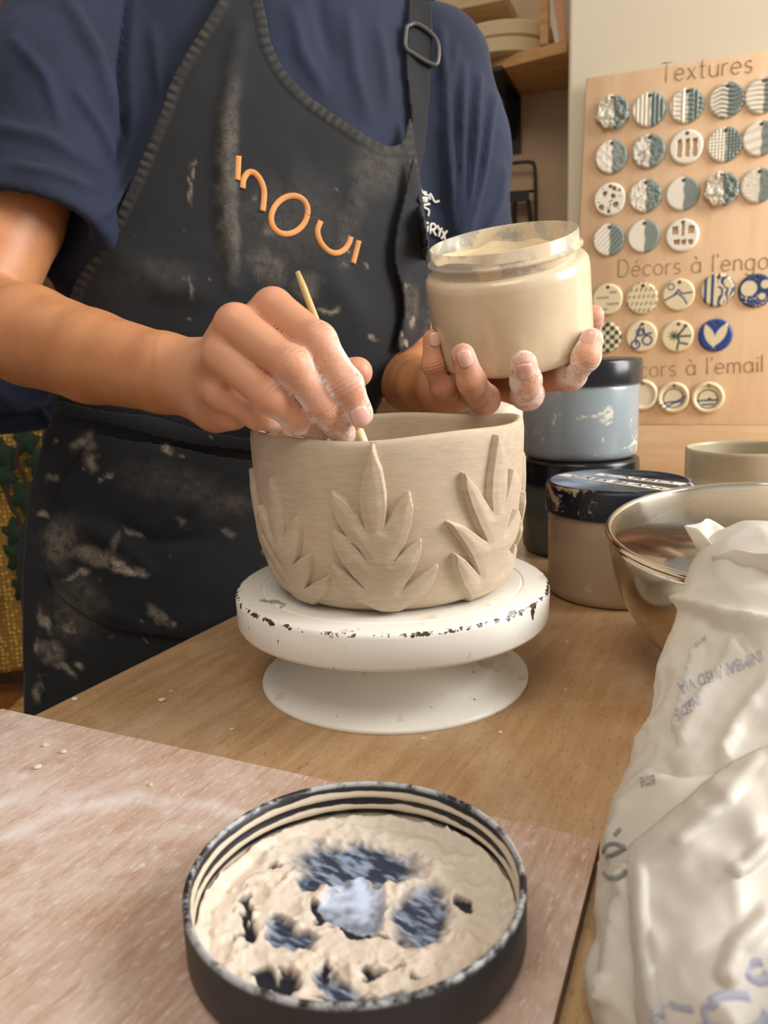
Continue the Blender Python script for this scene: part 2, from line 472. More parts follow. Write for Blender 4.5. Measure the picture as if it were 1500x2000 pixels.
# rounded single-stroke alphabet (x, y with x-height 0.62, cap height 1)
def arc(cx, cy, rx, ry, a0, a1, n=12): return [(cx + rx * cos(radians(a)), cy + ry * sin(radians(a))) for a in np.linspace(a0, a1, n)]
GL = {
 'T': (0.62, [[(0, 1), (0.62, 1)], [(0.31, 1), (0.31, 0)]]),
 'D': (0.70, [[(0, 0), (0, 1), (0.28, 1)] + arc(0.28, 0.5, 0.40, 0.5, 90, -90) + [(0, 0)]]),
 'e': (0.56, [[(0.02, 0.33), (0.54, 0.33)] + arc(0.28, 0.31, 0.27, 0.31, 5, 320, 18)]),
 'é': (0.56, [[(0.02, 0.33), (0.54, 0.33)] + arc(0.28, 0.31, 0.27, 0.31, 5, 320, 18), [(0.24, 0.78), (0.38, 0.95)]]),
 'x': (0.48, [[(0, 0.62), (0.46, 0)], [(0.46, 0.62), (0, 0)]]),
 't': (0.36, [[(0.15, 0.95), (0.15, 0.12)] + arc(0.27, 0.12, 0.12, 0.12, 180, 300, 6), [(0, 0.62), (0.34, 0.62)]]),
 'u': (0.54, [[(0.02, 0.62), (0.02, 0.26)] + arc(0.27, 0.26, 0.25, 0.26, 180, 360, 10) + [(0.52, 0.62)], [(0.52, 0.62), (0.52, 0)]]),
 'r': (0.32, [[(0.03, 0.62), (0.03, 0)], [(0.03, 0.36)] + arc(0.25, 0.38, 0.22, 0.24, 170, 70, 6)]),
 's': (0.44, [arc(0.22, 0.46, 0.18, 0.155, 35, 270, 10) + arc(0.22, 0.155, 0.19, 0.155, 90, -150, 10)]),
 'c': (0.50, [arc(0.29, 0.31, 0.28, 0.31, 45, 315, 16)]),
 'o': (0.58, [arc(0.29, 0.31, 0.28, 0.31, 90, 450, 20)]),
 'a': (0.60, [arc(0.28, 0.31, 0.27, 0.31, 0, 360, 20), [(0.55, 0.62), (0.55, 0)]]),
 'à': (0.60, [arc(0.28, 0.31, 0.27, 0.31, 0, 360, 20), [(0.55, 0.62), (0.55, 0)], [(0.18, 0.95), (0.34, 0.78)]]),
 'l': (0.08, [[(0.04, 1), (0.04, 0)]]),
 "'": (0.08, [[(0.04, 1.0), (0.04, 0.82)]]),
 'n': (0.52, [[(0.03, 0.62), (0.03, 0)], [(0.03, 0.36)] + arc(0.26, 0.37, 0.23, 0.25, 180, 0, 10) + [(0.49, 0)]]),
 'g': (0.60, [arc(0.28, 0.31, 0.27, 0.31, 0, 360, 20), [(0.55, 0.62), (0.55, -0.06)] + arc(0.28, -0.06, 0.27, 0.24, 0, -150, 10)]),
 'b': (0.60, [arc(0.30, 0.31, 0.27, 0.31, 0, 360, 20), [(0.03, 1), (0.03, 0)]]),
 'm': (0.84, [[(0.03, 0.62), (0.03, 0)], [(0.03, 0.38)] + arc(0.23, 0.40, 0.19, 0.22, 180, 0, 8) + [(0.42, 0)], [(0.42, 0.38)] + arc(0.62, 0.40, 0.19, 0.22, 180, 0, 8) + [(0.81, 0)]]),
 'i': (0.08, [[(0.04, 0.62), (0.04, 0)], [(0.04, 0.86), (0.04, 0.80)]]),
 ' ': (0.30, []),
}
def heading(s, p_left, p_right, cap, rad):
    """lettering from p_left to p_right (pixels on the board)"""
    a = on_plane(*p_left, BP, WN); b = on_plane(*p_right, BP, WN)
    gap = 0.20; adv = sum(GL[c][0] + gap for c in s) - gap
    ux = (b - a) / adv; L = np.linalg.norm(ux); exx = ux / L; eyy = np.cross(WN, exx); eyy *= np.sign(eyy[2])
    k = cap * 1.25 / FPX
    x = 0; paths = []
    for c in s:
        w, st = GL[c]
        for stv in st:
            paths.append(np.array([a + ux * (x + q[0]) + eyy * (k * q[1]) + WN * 0.0002 for q in stv]))
        x += w + gap
    return stroke_text(paths, rad)
for s, pl_, pr_ in (('Textures', (1291, 161), (1470, 141)), ("Décors à l'engobe", (1208, 541), (1552, 522)), ("Décors à l'email", (1202, 739), (1490, 726))):
    o = mesh_obj('heading', *heading(s, pl_, pr_, 33, 0.0008), m_letter, sb)
    o['label'] = 'engraved heading ' + s

# clay tags ---------------------------------------------------------------
m_tag = NT('tag_glaze'); m_tag.set(m_tag.mix(0.25, m_tag.attr('col', True), m_tag.mix(m_tag.noise(300, 3), (0.0, 0.0, 0.0), (1, 1, 1)), 'SOFT_LIGHT'), 0.35); m_tag = m_tag.m
CW, CG, CN, CD, CB = (lin(c) for c in ('#EFE8D6', '#5F7470', '#2F4676', '#4A4A3C', '#E6D6B0'))
def conc(n=46):
    u = np.linspace(-1, 1, n); x, y = np.meshgrid(u, u, indexing='ij')
    r = np.maximum(abs(x), abs(y)); th = np.where(abs(x) >= abs(y), pi / 4 * np.divide(y, x, out=np.zeros_like(x), where=abs(x) > 0), pi / 2 - pi / 4 * np.divide(x, y, out=np.zeros_like(x), where=abs(y) > 0))
    sg = np.where(abs(x) >= abs(y), np.sign(x), np.sign(y)); r = r * np.where(sg == 0, 1, sg)
    return (r * np.cos(th)).ravel(), (r * np.sin(th)).ravel(), n
_cx, _cy, _cn = conc()
_cr = np.sqrt(_cx ** 2 + _cy ** 2)
def L_(*pts): return line_dist(np.stack([_cx, _cy], 1), np.array(pts))[0]
def blob(x, y, r): return np.sqrt((_cx - x) ** 2 + (_cy - y) ** 2) - r
_c3 = np.stack([_cx, _cy, _cx * 0], 1)
def tagshape(kind):
    h = np.zeros(len(_cx)); colr = np.tile(CW, (len(_cx), 1)).astype(float); hole = np.zeros(len(_cx), bool); edge = np.ones(len(_cx))
    half = smooth(-0.03, 0.05, _cx - 0.06 + 0.03 * np.sin(7 * _cy)); half_on = True
    def paint(m, c): 
        nonlocal colr
        m = np.clip(m, 0, 1)[:, None]; colr = colr * (1 - m) + np.array(c) * m
    if kind == 'ruffled':
        n = fbm(_c3, 5, 11, 3); h += 0.10 * abs(np.sin(14 * n)) ; edge = 0.90 + 0.20 * vnoise(np.stack([np.cos(np.arctan2(_cy, _cx)), np.sin(np.arctan2(_cy, _cx)), 0 * _cx], 1), 4.0, 13); paint(smooth(.25, .0, abs(np.sin(14 * n))) * 0.8, CD)
    elif kind == 'combed': h += 0.06 * np.sin(26 * _cx)
    elif kind == 'woven': h += 0.05 * np.sin(24 * _cy) * (np.sin(9 * _cx) > 0) + 0.05 * np.sin(24 * _cx) * (np.sin(9 * _cx) <= 0); paint(smooth(.2, .9, np.sin(24 * _cy)) * half * 0.5, CW)
    elif kind == 'waves': s = np.sin(26 * _cy + 2.2 * np.sin(5 * _cx)); h += 0.05 * s; paint(smooth(.3, .9, -s) * (abs(_cx) < .75) * 0.7, CD)
    elif kind == 'lines': s = np.sin(24 * _cy + 0.8 * np.sin(4 * _cx)); h += 0.05 * s
    elif kind == 'leaf': s = vnoise(_c3, 6, 3); h += 0.05 * s
    elif kind == 'stone': s = fbm(_c3, 6, 5, 3); h += 0.10 * s; paint(smooth(.5, .62, s) * 0.55, CD)
    elif kind == 'slots':
        half_on = False
        for x in (-0.38, 0.06, 0.48): hole |= (abs(_cx - x) < 0.10) & (_cy < 0.42) & (_cy > -0.55)
    elif kind == 'dimples': s = np.sin(17 * (_cx + _cy)) * np.sin(17 * (_cx - _cy)); h += 0.05 * s; paint(smooth(.2, .8, s) * half * 0.7, CD)
    elif kind == 'ripples': s = np.sin(12 * _cy - 3 * _cx); h += 0.06 * s
    elif kind == 'pierced':
        half_on = False; rr = random.Random(4)
        for x, y, r in ((-.5, -.45, .15), (.35, -.35, .15), (.2, .15, .12), (.25, .6, .12), (-.3, .35, .12), (-.05, -.75, .1)): hole |= blob(x, y, r) < 0
        for _ in range(22):
            a, b = rr.uniform(-.75, .75), rr.uniform(-.75, .75); paint(smooth(.07, .03, blob(a, b, 0.0)), CD)
    elif kind == 'pecked': s = fbm(_c3, 9, 9, 2); h += 0.09 * s; paint(smooth(.56, .66, s) * (0.25 + 0.5 * half), CD)
    elif kind == 'smooth_half': pass
    elif kind == 'rough': s = fbm(_c3, 12, 2, 3); h += 0.04 * s; paint(0.3 + 0 * s, lin('#C9B8A0'))
    elif kind == 'hatched': s = np.sin(20 * (_cx - _cy)); h += 0.03 * s; paint(smooth(.5, .9, s) * half * .6, CD)
    elif kind == 'plain_half': pass
    elif kind == 'squares':
        half_on = False
        for x, y, w, t in ((-.42, .28, .15, .22), (.5, .28, .15, .22), (.03, .3, .06, .32), (-.3, -.4, .16, .13), (.1, -.42, .12, .13), (.48, -.42, .1, .13)): hole |= (abs(_cx - x) < w) & (abs(_cy - y) < t)
    if half_on and kind not in ('script', 'strokes', 'mountain', 'marbled', 'bubbles', 'checks', 'bird', 'flower', 'leafpair', 'swirl', 'harbour', 'blank'):
        paint(half * 0.85, CG)
        if kind in ('ruffled', 'stone', 'rough'): paint((1 - half) * 0.0, CW)
    if kind in ('script', 'strokes', 'mountain', 'checks', 'bird', 'flower', 'harbour', 'swirl', 'blank'): colr[:] = CB
    if kind == 'blank': colr[:] = lin('#EADBC0')
    if kind == 'script':
        for (x0, x1, y) in ((.15, .6, .42), (-.65, .1, .1), (-.05, .75, -.3), (-.4, .05, -.62)):
            m = (_cx > x0) & (_cx < x1) & (abs(_cy - y - .04 * np.sin(40 * _cx)) < .05); paint(m * 0.8, CD)
    elif kind == 'strokes': m = (np.sin(22 * _cx + 5 * np.round(_cy * 5)) > .35) & (np.sin(15 * _cy) > -.1); paint(m * .75, CD)
    elif kind == 'mountain':
        d = np.minimum(L_((-.8, -.3), (-.3, -.05), (0, .3), (.2, .05), (.8, .12)), L_((-.5, -.15), (-.05, .1), (.3, -.2), (.5, -.55))); paint(smooth(.07, .03, d), CN)
        paint(smooth(.06, .02, abs(blob(-.45, .5, .18))), CN)
    elif kind == 'marbled': s = np.sin(16 * _cx + 7 * fbm(_c3, 2.2, 8, 2) * (_cx > 0) * 2); colr[:] = CB; paint(smooth(-.2, .5, s), CN)
    elif kind == 'bubbles':
        colr[:] = CN
        for b in ((-.4, .15, .45), (.5, .35, .25), (.35, -.35, .2)): paint(smooth(.02, -.02, blob(*b)), CB)
        paint((_cy < -.2) * (vnoise(_c3, 14, 6) > .72), CB)
    elif kind == 'checks': paint(((np.floor(_cx * 3.6) + np.floor(_cy * 3.6 + .5)) % 2 > 0) * 1.0, lin('#3E4F3E'))
    elif kind == 'bird':
        d = np.minimum(L_((-.1, .65), (-.15, .25), (-.35, -.1), (-.3, -.5)), L_((.1, .5), (.2, .1), (.6, .2)))
        d = np.minimum(d, abs(blob(.35, -.25, .28))); d = np.minimum(d, abs(blob(-.35, -.5, .25))); d = np.minimum(d, abs(blob(-.1, .25, .2))); paint(smooth(.09, .03, d), CN)
    elif kind == 'flower':
        d = L_((0, -.8), (.1, -.2), (0, 0), (.45, .6)); d = np.minimum(d, L_((0, 0), (.75, 0))); d = np.minimum(d, L_((.2, -.4), (.6, -.5)))
        paint(smooth(.1, .03, d), lin('#3B4A40')); paint(smooth(.05, -.1, blob(-.2, .05, .26) + .12 * np.sin(9 * np.arctan2(_cy - .05, _cx + .2))), lin('#3B4A40')); paint(smooth(.02, -.03, blob(.45, .62, .13)), lin('#4A5A48'))
    elif kind == 'leafpair':
        colr[:] = lin('#27468C')
        for a, c in ((radians(112), (-.33, -.02)), (radians(62), (.30, .04))):
            u = (_cx - c[0]) * cos(a) + (_cy - c[1]) * sin(a); w = -(_cx - c[0]) * sin(a) + (_cy - c[1]) * cos(a)
            paint(smooth(.03, -.03, abs(w) - .27 * np.clip(1 - (u / .78) ** 2, 0, 1)), CB)
    elif kind == 'swirl':
        paint(smooth(.06, .02, abs(blob(0, -.05, .6))), CN); d = np.minimum(L_((-.75, -.5), (-.3, -.3), (.2, -.25), (.7, .05)), L_((-.5, -.7), (0, -.35), (.6, -.2))); paint(smooth(.07, .03, d), CN)
    elif kind == 'harbour':
        paint(smooth(.06, .02, abs(blob(0, -.1, .58))), CD); d = np.minimum(L_((-.6, -.2), (.6, -.15)), L_((-.3, -.45), (.35, -.42))); d = np.minimum(d, L_((-.05, -.2), (.1, -.05), (.3, -.2))); paint(smooth(.08, .03, d), CN)
    if kind in ('swirl', 'harbour', 'blank'): h += 0.12 * smooth(.68, .80, _cr)
    # dark cord hole near the top
    hd = np.sqrt((_cx - .02) ** 2 + (_cy - .74) ** 2); hole2 = hd < .085
    paint(smooth(.16, .09, hd) * .6, lin('#5A4A38'))
    h -= 0.16 * smooth(.86, 1.0, _cr) ** 2
    return h, colr, hole | hole2, edge
def make_tag(kind, px_, py_, label, group, k=1.0):
    c = on_plane(px_, py_, BP + WN * 0.0, WN); R = 0.0262 * k
    h, colr, hole, edge = tagshape(kind)
    V = c + np.outer(_cx * edge * R, WD) + np.outer(_cy * edge * R, ZV) + np.outer(0.0056 + h * R, WN)
    n = _cn; F = []
    for i in range(n - 1):
        for j in range(n - 1):
            qd = (i * n + j, (i + 1) * n + j, (i + 1) * n + j + 1, i * n + j + 1)
            if not any(hole[x] for x in qd): F.append(qd)
    if kind == 'ruffled': V = V + np.outer(0.005 * vnoise(_c3, 4.5, 17) + 0.001, WN)
    o = mesh_obj('clay_tag', V, F, m_tag, None, True, origin=c + WN * 0.0005, attrs={'col': colr})
    s = o.modifiers.new('thickness', 'SOLIDIFY'); s.thickness = 0.0045; s.offset = -1
    tag(o, label, 'tag', group); return o
G1, G2, G3 = 'texture tags', 'slip decoration tags', 'enamel decoration tags'
TAGS = [
 ('ruffled', 1197, 221, 'crumpled petal-like clay tag, leftmost of the top row', G1),
 ('combed', 1268, 215, 'clay tag with straight vertical grooves, half green, in the top row', G1),
 ('woven', 1341, 207, 'half green clay tag with a basket weave texture, middle of the top row', G1),
 ('waves', 1419, 196, 'clay tag with dark wavy lines, half green, fourth in the top row', G1),
 ('lines', 1489, 187, 'clay tag with fine horizontal lines, cut by the right edge of the top row', G1),
 ('leaf', 1194, 307, 'half green clay tag with faint leaf relief, leftmost of the second row', G1),
 ('stone', 1267, 296, 'rough mottled clay tag left of the tag with three slots', G1),
 ('slots', 1340, 288, 'white clay tag pierced by three upright slots', G1),
 ('dimples', 1415, 283, 'half green clay tag with rows of small dimples right of the three slots', G1),
 ('ripples', 1484, 271, 'clay tag with broad ripples, rightmost of the second row', G1),
 ('pierced', 1191, 390, 'white clay tag pierced by many round holes', G1),
 ('pecked', 1260, 383, 'half green clay tag with pecked marks beside the holed tag', G1),
 ('smooth_half', 1333, 379, 'smooth clay tag half white half dark green in the third row', G1),
 ('ruffled', 1409, 371, 'ruffled clay tag with dark folds, fourth in the third row', G1),
 ('rough', 1480, 363, 'sandy grey speckled clay tag, rightmost of the third row', G1),
 ('hatched', 1189, 469, 'half green hatched clay tag, leftmost of the fourth row', G1),
 ('plain_half', 1257, 462, 'plain clay tag half pale grey green, middle of the fourth row', G1),
 ('squares', 1332, 460, 'white clay tag pierced by square openings', G1),
 ('script', 1186, 585, 'beige clay tag with broken lines of small dark script', G2),
 ('strokes', 1254, 583, 'beige clay tag covered in rows of short dark strokes', G2),
 ('mountain', 1325, 576, 'beige clay tag with a drawn mountain line and small sun', G2),
 ('marbled', 1401, 567, 'blue and cream marbled clay tag', G2),
 ('bubbles', 1476, 568, 'navy clay tag with large cream bubbles', G2),
 ('checks', 1183, 659, 'cream and dark green checked clay tag behind the fingers', G2),
 ('bird', 1253, 657, 'cream clay tag with a blue line drawing left of the flower tag', G2),
 ('flower', 1323, 657, 'cream clay tag with a dark green flower', G2),
 ('leafpair', 1397, 655, 'bright blue clay tag with two white leaves', G2),
 ('blank', 1254, 771, 'raised-rim clay tag half hidden behind the blue grey jar', G3),
 ('swirl', 1315, 776, 'cream raised-rim clay tag with blue wave drawing', G3),
 ('harbour', 1382, 776, 'cream raised-rim clay tag with dark harbour drawing', G3),
]
for k, x, y, lb, g in TAGS: make_tag(k, x, y, lb, g, 0.97)

# ------------------------------------------------------------------ alcove shelves and what stands there
m_sh = wood('shelf_pine', '#D3A468', '#B98448', 'X', 60, 0.55, None, 0, WA, 10, False)
m_sh2 = wood('shelf_pale_pine', '#D9BF94', '#C4A272', 'X', 60, 0.55, None, 0, WA, 10, False)
AW = AP + WN * 0.0
zs = on_plane(1060, 181, AW, WN)[2]
def shelf_board(z, f1, f2, thick, left=0.8):
    a = on_z(*f1, z); b = on_z(*f2, z); d = (a - b) / np.linalg.norm(a - b)
    a = b + d * left; b = b - d * 0.0
    wb = b - WN * np.dot(b - AW, WN); wa_ = a - WN * np.dot(a - AW, WN)
    lo = [b, a, wa_, wb]
    return prism(lo, [x + ZV * thick for x in lo])
s1 = empty('wall_shelf', on_plane(1060, 181, AW, WN), 'lower pine wall shelf carrying two round bats', 'shelf')
bevel(mesh_obj('shelf', *shelf_board(zs, (960, 140), (1107, 102), 0.021), m_sh, s1, True), 0.0015)
m_blk = plain('black_metal', '#141210', 0.5, 0.1, 30)
bc = on_plane(1002, 200, AW, WN); bc[2] = zs
v, f = join(box(bc + WN * 0.004 - ZV * 0.055, (0.034, 0.008, 0.11), np.stack([WD, -WN, ZV], 1)), box(bc + WN * 0.10 - ZV * 0.004, (0.034, 0.2, 0.008), np.stack([WD, -WN, ZV], 1)),
            prism(np.array([bc + WN * .008 - ZV * .02, bc + WN * .008 - ZV * .085, bc + WN * .06 - ZV * .008, bc + WN * .12 - ZV * .008]) - WD * .008, np.array([bc + WN * .008 - ZV * .02, bc + WN * .008 - ZV * .085, bc + WN * .06 - ZV * .008, bc + WN * .12 - ZV * .008]) + WD * .008))
mesh_obj('bracket', v, f, m_blk, s1, False)
z2 = zs + 0.135
s2 = empty('wall_shelf', on_plane(1000, 60, AW, WN), 'upper pale wooden shelf above the round bats, cut by the top edge', 'shelf')
bevel(mesh_obj('shelf', *shelf_board(z2, (868, 24), (985, 0), 0.022, 0.9), m_sh2, s2, True), 0.0015)
v, f = box(np.array([*(on_plane(1064, 60, AP + WN * 0.195, WN)[:2]), (zs + z2) / 2 + 0.0115]), (0.014, 0.018, z2 - zs - 0.021), np.stack([WD, -WN, ZV], 1)); mesh_obj('divider', v, f, m_sh, s1, False)
m_bat = plain('bat_plaster', '#D8C29A', 0.7, 0.06, 20)
ctr = on_z(962, 105, zs + 0.021)
ctr = on_plane(978, 90, AP + WN * 0.104, WN); ctr[2] = zs + 0.0212
for k, lb in ((0, 'round cream bat, lower of the two on the pine shelf'), (1, 'round cream bat, upper of the two on the pine shelf')):
    v, f = lathe([(0.001, 0), (0.095, 0), (0.100, 0.003), (0.100, 0.023), (0.096, 0.0275), (0.001, 0.0275)], 72, ctr + ZV * k * 0.0277 + WD * 0.003 * k)
    tag(sharp(mesh_obj('throwing_bat', v, f, m_bat, None, True)), lb, 'bat', 'bats on the shelf')
# folded papers at the right end of the shelf
m_pw = plain('white_card', '#EDE6D6', 0.7, 0.03, 20); m_ps = plain('salmon_card', '#E2A982', 0.7, 0.05, 20)
for (xa, xb, xc, xd, mm, dz, lb) in ((1072, 1082, 1098, 1072, m_pw, 0.10, 'white card leaning at the right end of the shelf'), (1080, 1096, 1106, 1092, m_ps, 0.14, 'salmon pink card leaning on the shelf beside the white wall')):
    pq = [on_plane(x, y, AP + WN * (0.15 + 0.01 * (mm is m_ps)), WN) for x, y in ((xa, 25), (xb, 20), (xc, 82), (xc - 10, 84))]
    pq = [np.array(x) for x in pq]; z0 = zs + 0.0215
    lowA, lowB = pq[3], pq[2]; lowA[2] = lowB[2] = z0
    pq[0] = lowA - WD * 0.022 + ZV * dz - WN * .01; pq[1] = lowB - WD * 0.012 + ZV * dz - WN * .01
    qq = np.array([lowA, lowB, pq[1], pq[0]])
    tag(mesh_obj('card', *prism(qq, qq + WN * 0.004), mm, None, False), lb, 'card')
# black wire rail on the alcove wall
m_wire = plain('dark_wire', '#2E2B26', 0.45, 0.1, 30)
def awp(x, y, off): return on_plane(x, y, AP + WN * off, WN)
rk = empty('wire_rail', awp(1000, 430, 0.01), 'dark wire frame hung on the alcove wall behind the shoulder', 'rack')
pth = catmull([awp(930, 330, 0.03), awp(985, 321, 0.03), awp(1020, 317, 0.03), awp(1036, 317, 0.03), awp(1044, 326, 0.03), awp(1046, 380, 0.03), awp(1047, 560, 0.03)], 6)
mesh_obj('rail', *tube(pth, 0.0038, 8), m_wire, rk)
mesh_obj('crossbar', *tube([awp(930, 381, 0.03), awp(1045, 373, 0.03)], 0.003, 8), m_wire, rk)
hk = empty('black_holder', awp(1010, 440, 0.01), 'black looped holder hanging on the wire frame', 'holder')
v, f = prism([awp(x, y, 0.0345) for x, y in ((960, 378), (1034, 371), (1034, 392), (960, 400))], [awp(x, y, 0.045) for x, y in ((960, 378), (1034, 371), (1034, 392), (960, 400))])
mesh_obj('clamp', v, f, m_blk, hk, False)
mesh_obj('loop', *tube(catmull([awp(1006, 392, 0.035), awp(1005, 430, 0.035), awp(1008, 520, 0.035), awp(1030, 520, 0.035), awp(1036, 430, 0.035), awp(1032, 392, 0.035)], 6), 0.0045, 8), m_blk, hk)
mesh_obj('arm', *tube([awp(975, 395, 0.035), awp(985, 540, 0.035)], 0.012, 8), m_blk, hk)
# low wooden board and tub far behind the pot
pq = [awp(600, 784, 0.05), awp(940, 784, 0.05)]
m_pk = wood('back_plank_wood', '#B08558', '#94693F', 'X', 50, 0.6, None, 0, WA, 10, False)
v, f = prism([np.array([p[0], p[1], 0.0]) for p in (pq[0], pq[1])] + [np.array([*(p - WN * 0.03)[:2], 0.0]) for p in (pq[1], pq[0])], [np.array([p[0], p[1], pq[0][2]]) for p in (pq[0], pq[1])] + [np.array([*(p - WN * 0.03)[:2], pq[0][2]]) for p in (pq[1], pq[0])])
tag(mesh_obj('wooden_plank', v, f, m_pk, None, False), 'brown wooden panel against the alcove wall, low behind the pot', 'panel')
# ------------------------------------------------------------------ banding wheel
PC = np.array([0.004, 0.541]); HZ = 0.820
tw = empty('banding_wheel', [PC[0], PC[1], TZ], 'chipped cream metal banding wheel on a flared foot under the clay pot', 'turntable')
t = NT('chipped_enamel')
xyz = t.sep(); rr = t.math('SQRT', t.math('ADD', t.math('POWER', xyz[0], 2.0), t.math('POWER', xyz[1], 2.0)))
edge = t.math('MULTIPLY', t.step(rr, 0.1055, 0.1075), t.step(xyz[2], 0.0655, 0.0685))
n1 = t.noise(150, 5, 0.7); n2 = t.noise(42, 4, 0.6)
chip = t.step(t.math('ADD', n1, t.math('MULTIPLY', edge, 0.195)), 0.675, 0.695)
chip2 = t.step(n2, 0.745, 0.755)
grey = t.math('MULTIPLY', t.step(t.noise(26, 4, 0.55, t.co((1, 1, 1), (0, 0, 0), (3.1, 0.7, 0))), 0.66, 0.68), t.step(xyz[2], 0.066, 0.069))
base = t.mix(t.step(t.noise(14, 5), 0.4, 0.75, 0, 0.5), '#F5F3EC', '#EBE6D8')
stain = t.step(t.noise(55, 4, 0.6, t.co((1, 1, 0.5), (0, 0, 0), (1.3, 0, 0))), 0.60, 0.68, 0, 0.40)
base = t.mix(stain, base, '#C9AE84')
base = t.mix(grey, base, '#A8A7A2')
base = t.mix(t.math('MAXIMUM', chip, chip2), base, '#4A3528')
m_enamel = t.set(base, 0.33, 0, t.bump(t.math('MAXIMUM', chip, chip2), -0.5, 0.0006))
pr = [(0.0945, 0.0), (0.0946, 0.0022), (0.0935, 0.0034), (0.084, 0.0075), (0.066, 0.0150), (0.047, 0.0245), (0.034, 0.035), (0.030, 0.044), (0.030, 0.050)]
mesh_obj('foot', *lathe(pr, 128, (*PC, TZ)), m_enamel, tw)
hd = [(0.020, 0.048), (0.095, 0.046), (0.104, 0.0455), (0.1070, 0.0465), (0.1085, 0.0490), (0.1088, 0.0665), (0.1080, 0.0690), (0.1062, 0.0700), (0.0915, 0.0700), (0.0910, 0.0694), (0.0895, 0.0694), (0.0890, 0.0700), (0.0560, 0.0700), (0.0550, 0.0694), (0.0535, 0.0694), (0.053, 0.0700), (0.001, 0.0700)]
sharp(mesh_obj('wheel_head', *lathe(hd, 160, (*PC, TZ)), m_enamel, tw), 50)

# ------------------------------------------------------------------ clay pot with leaf reliefs
t = NT('damp_clay')
nz = t.noise(90, 5, 0.6, t.co((1, 1, 5))); big = t.noise(16, 4, 0.55)
cl = t.mix(t.step(big, 0.35, 0.7), '#B9A68F', '#C6B49C')
cl = t.mix(t.step(nz, 0.35, 0.75, 0, 0.5), cl, '#D2C2AA')
m_clay = t.set(cl, 0.72, 0, t.bump(t.math('ADD', t.math('MULTIPLY', nz, 0.6), t.noise(300, 3, 0.6, t.co((1, 1, 6)))), 0.30, 0.0007))
RH = np.array([0, .004, .012, .022, .037, .055, .073, .092, .104, .1095]); RR = np.array([.068, .0745, .0795, .0825, .0868, .0888, .0903, .0913, .0916, .0908])
def potR(h): return np.interp(h, RH, RR)
def wobble(rr, hh, a, i):
    return rr * (1 + 0.006 * np.sin(2 * a + 0.6) + 0.003 * np.sin(5 * a)), hh + (hh / 0.11) ** 3 * (0.0016 * np.sin(2 * a + 2.2) + 0.0009 * np.sin(5 * a + 1))
hs = np.concatenate([np.linspace(0, .104, 26), [.107, .1088]])
outer = [(potR(h), h) for h in hs]
prof = [(0.001, 0.0)] + outer + [(0.0895, 0.1106), (0.0878, 0.1108), (0.0860, 0.1098), (0.0853, 0.107)] + [(potR(h) - 0.0062, h) for h in np.linspace(.103, .012, 12)] + [(0.060, 0.0075), (0.001, 0.007)]
pot = empty('clay_pot', [*PC, HZ], 'unfired greyish brown clay pot with raised leaf reliefs on the banding wheel', 'pot')
mesh_obj('body', *lathe(prof, 160, (*PC, HZ), (0, 0, 1), wobble), m_clay, pot)
def on_pot(x, y):
    v = ray(x, y); h = 0.06
    for _ in range(8):
        R = potR(h); o = CAM[:2] - PC; a = v[:2] @ v[:2]; b = 2 * o @ v[:2]; c = o @ o - R * R
        dsc = max(b * b - 4 * a * c, 0); s = (-b - sqrt(dsc)) / (2 * a); p = CAM + v * s; h = float(np.clip(p[2] - HZ, 0.001, 0.108))
    return atan2(p[1] - PC[1], p[0] - PC[0]), p[2] - HZ
z5 = lambda L: [(440 + x * .44, 780 + y * .44) for x, y in L]
LC = z5([(655,203),(672,260),(692,310),(708,400),(713,480),(706,572),(740,512),(780,455),(815,415),(829,480),(818,560),(792,640),(742,720),(800,668),(866,624),(862,680),(832,755),(776,846),(840,800),(890,768),(937,736),(918,800),(872,862),(812,905),(770,932),(700,935),(650,915),(572,872),(512,812),(484,733),(530,758),(582,798),(638,845),(572,775),(512,692),(486,640),(488,578),(548,608),(600,658),(640,722),(562,625),(502,532),(481,470),(482,406),(540,448),(590,518),(630,588),(606,502),(598,440),(612,350),(638,260)])
LR = z5([(1190,158),(1215,220),(1228,300),(1226,400),(1212,478),(1236,390),(1255,308),(1279,350),(1266,420),(1242,500),(1222,585),(1250,540),(1275,488),(1286,520),(1272,590),(1236,665),(1248,690),(1261,640),(1266,690),(1242,765),(1200,840),(1120,888),(1060,890),(1040,820),(1014,742),(1010,683),(1050,708),(1112,786),(1095,735),(1056,650),(983,543),(1050,563),(1148,636),(1112,560),(1080,480),(1055,400),(1049,326),(1100,388),(1168,508),(1160,430),(1165,350),(1178,250)])
LL = z5([(230,348),(265,410),(290,480),(300,535),(262,598),(300,550),(341,520),(337,590),(310,660),(266,722),(320,670),(356,653),(359,720),(330,790),(286,836),(330,790),(361,763),(376,820),(366,888),(345,905),(290,880),(240,830),(202,790),(180,740),(172,698),(195,718),(224,770),(192,720),(174,660),(172,612),(196,638),(224,695),(192,620),(174,560),(170,512),(195,488),(216,595),(206,500),(202,430),(204,383)])
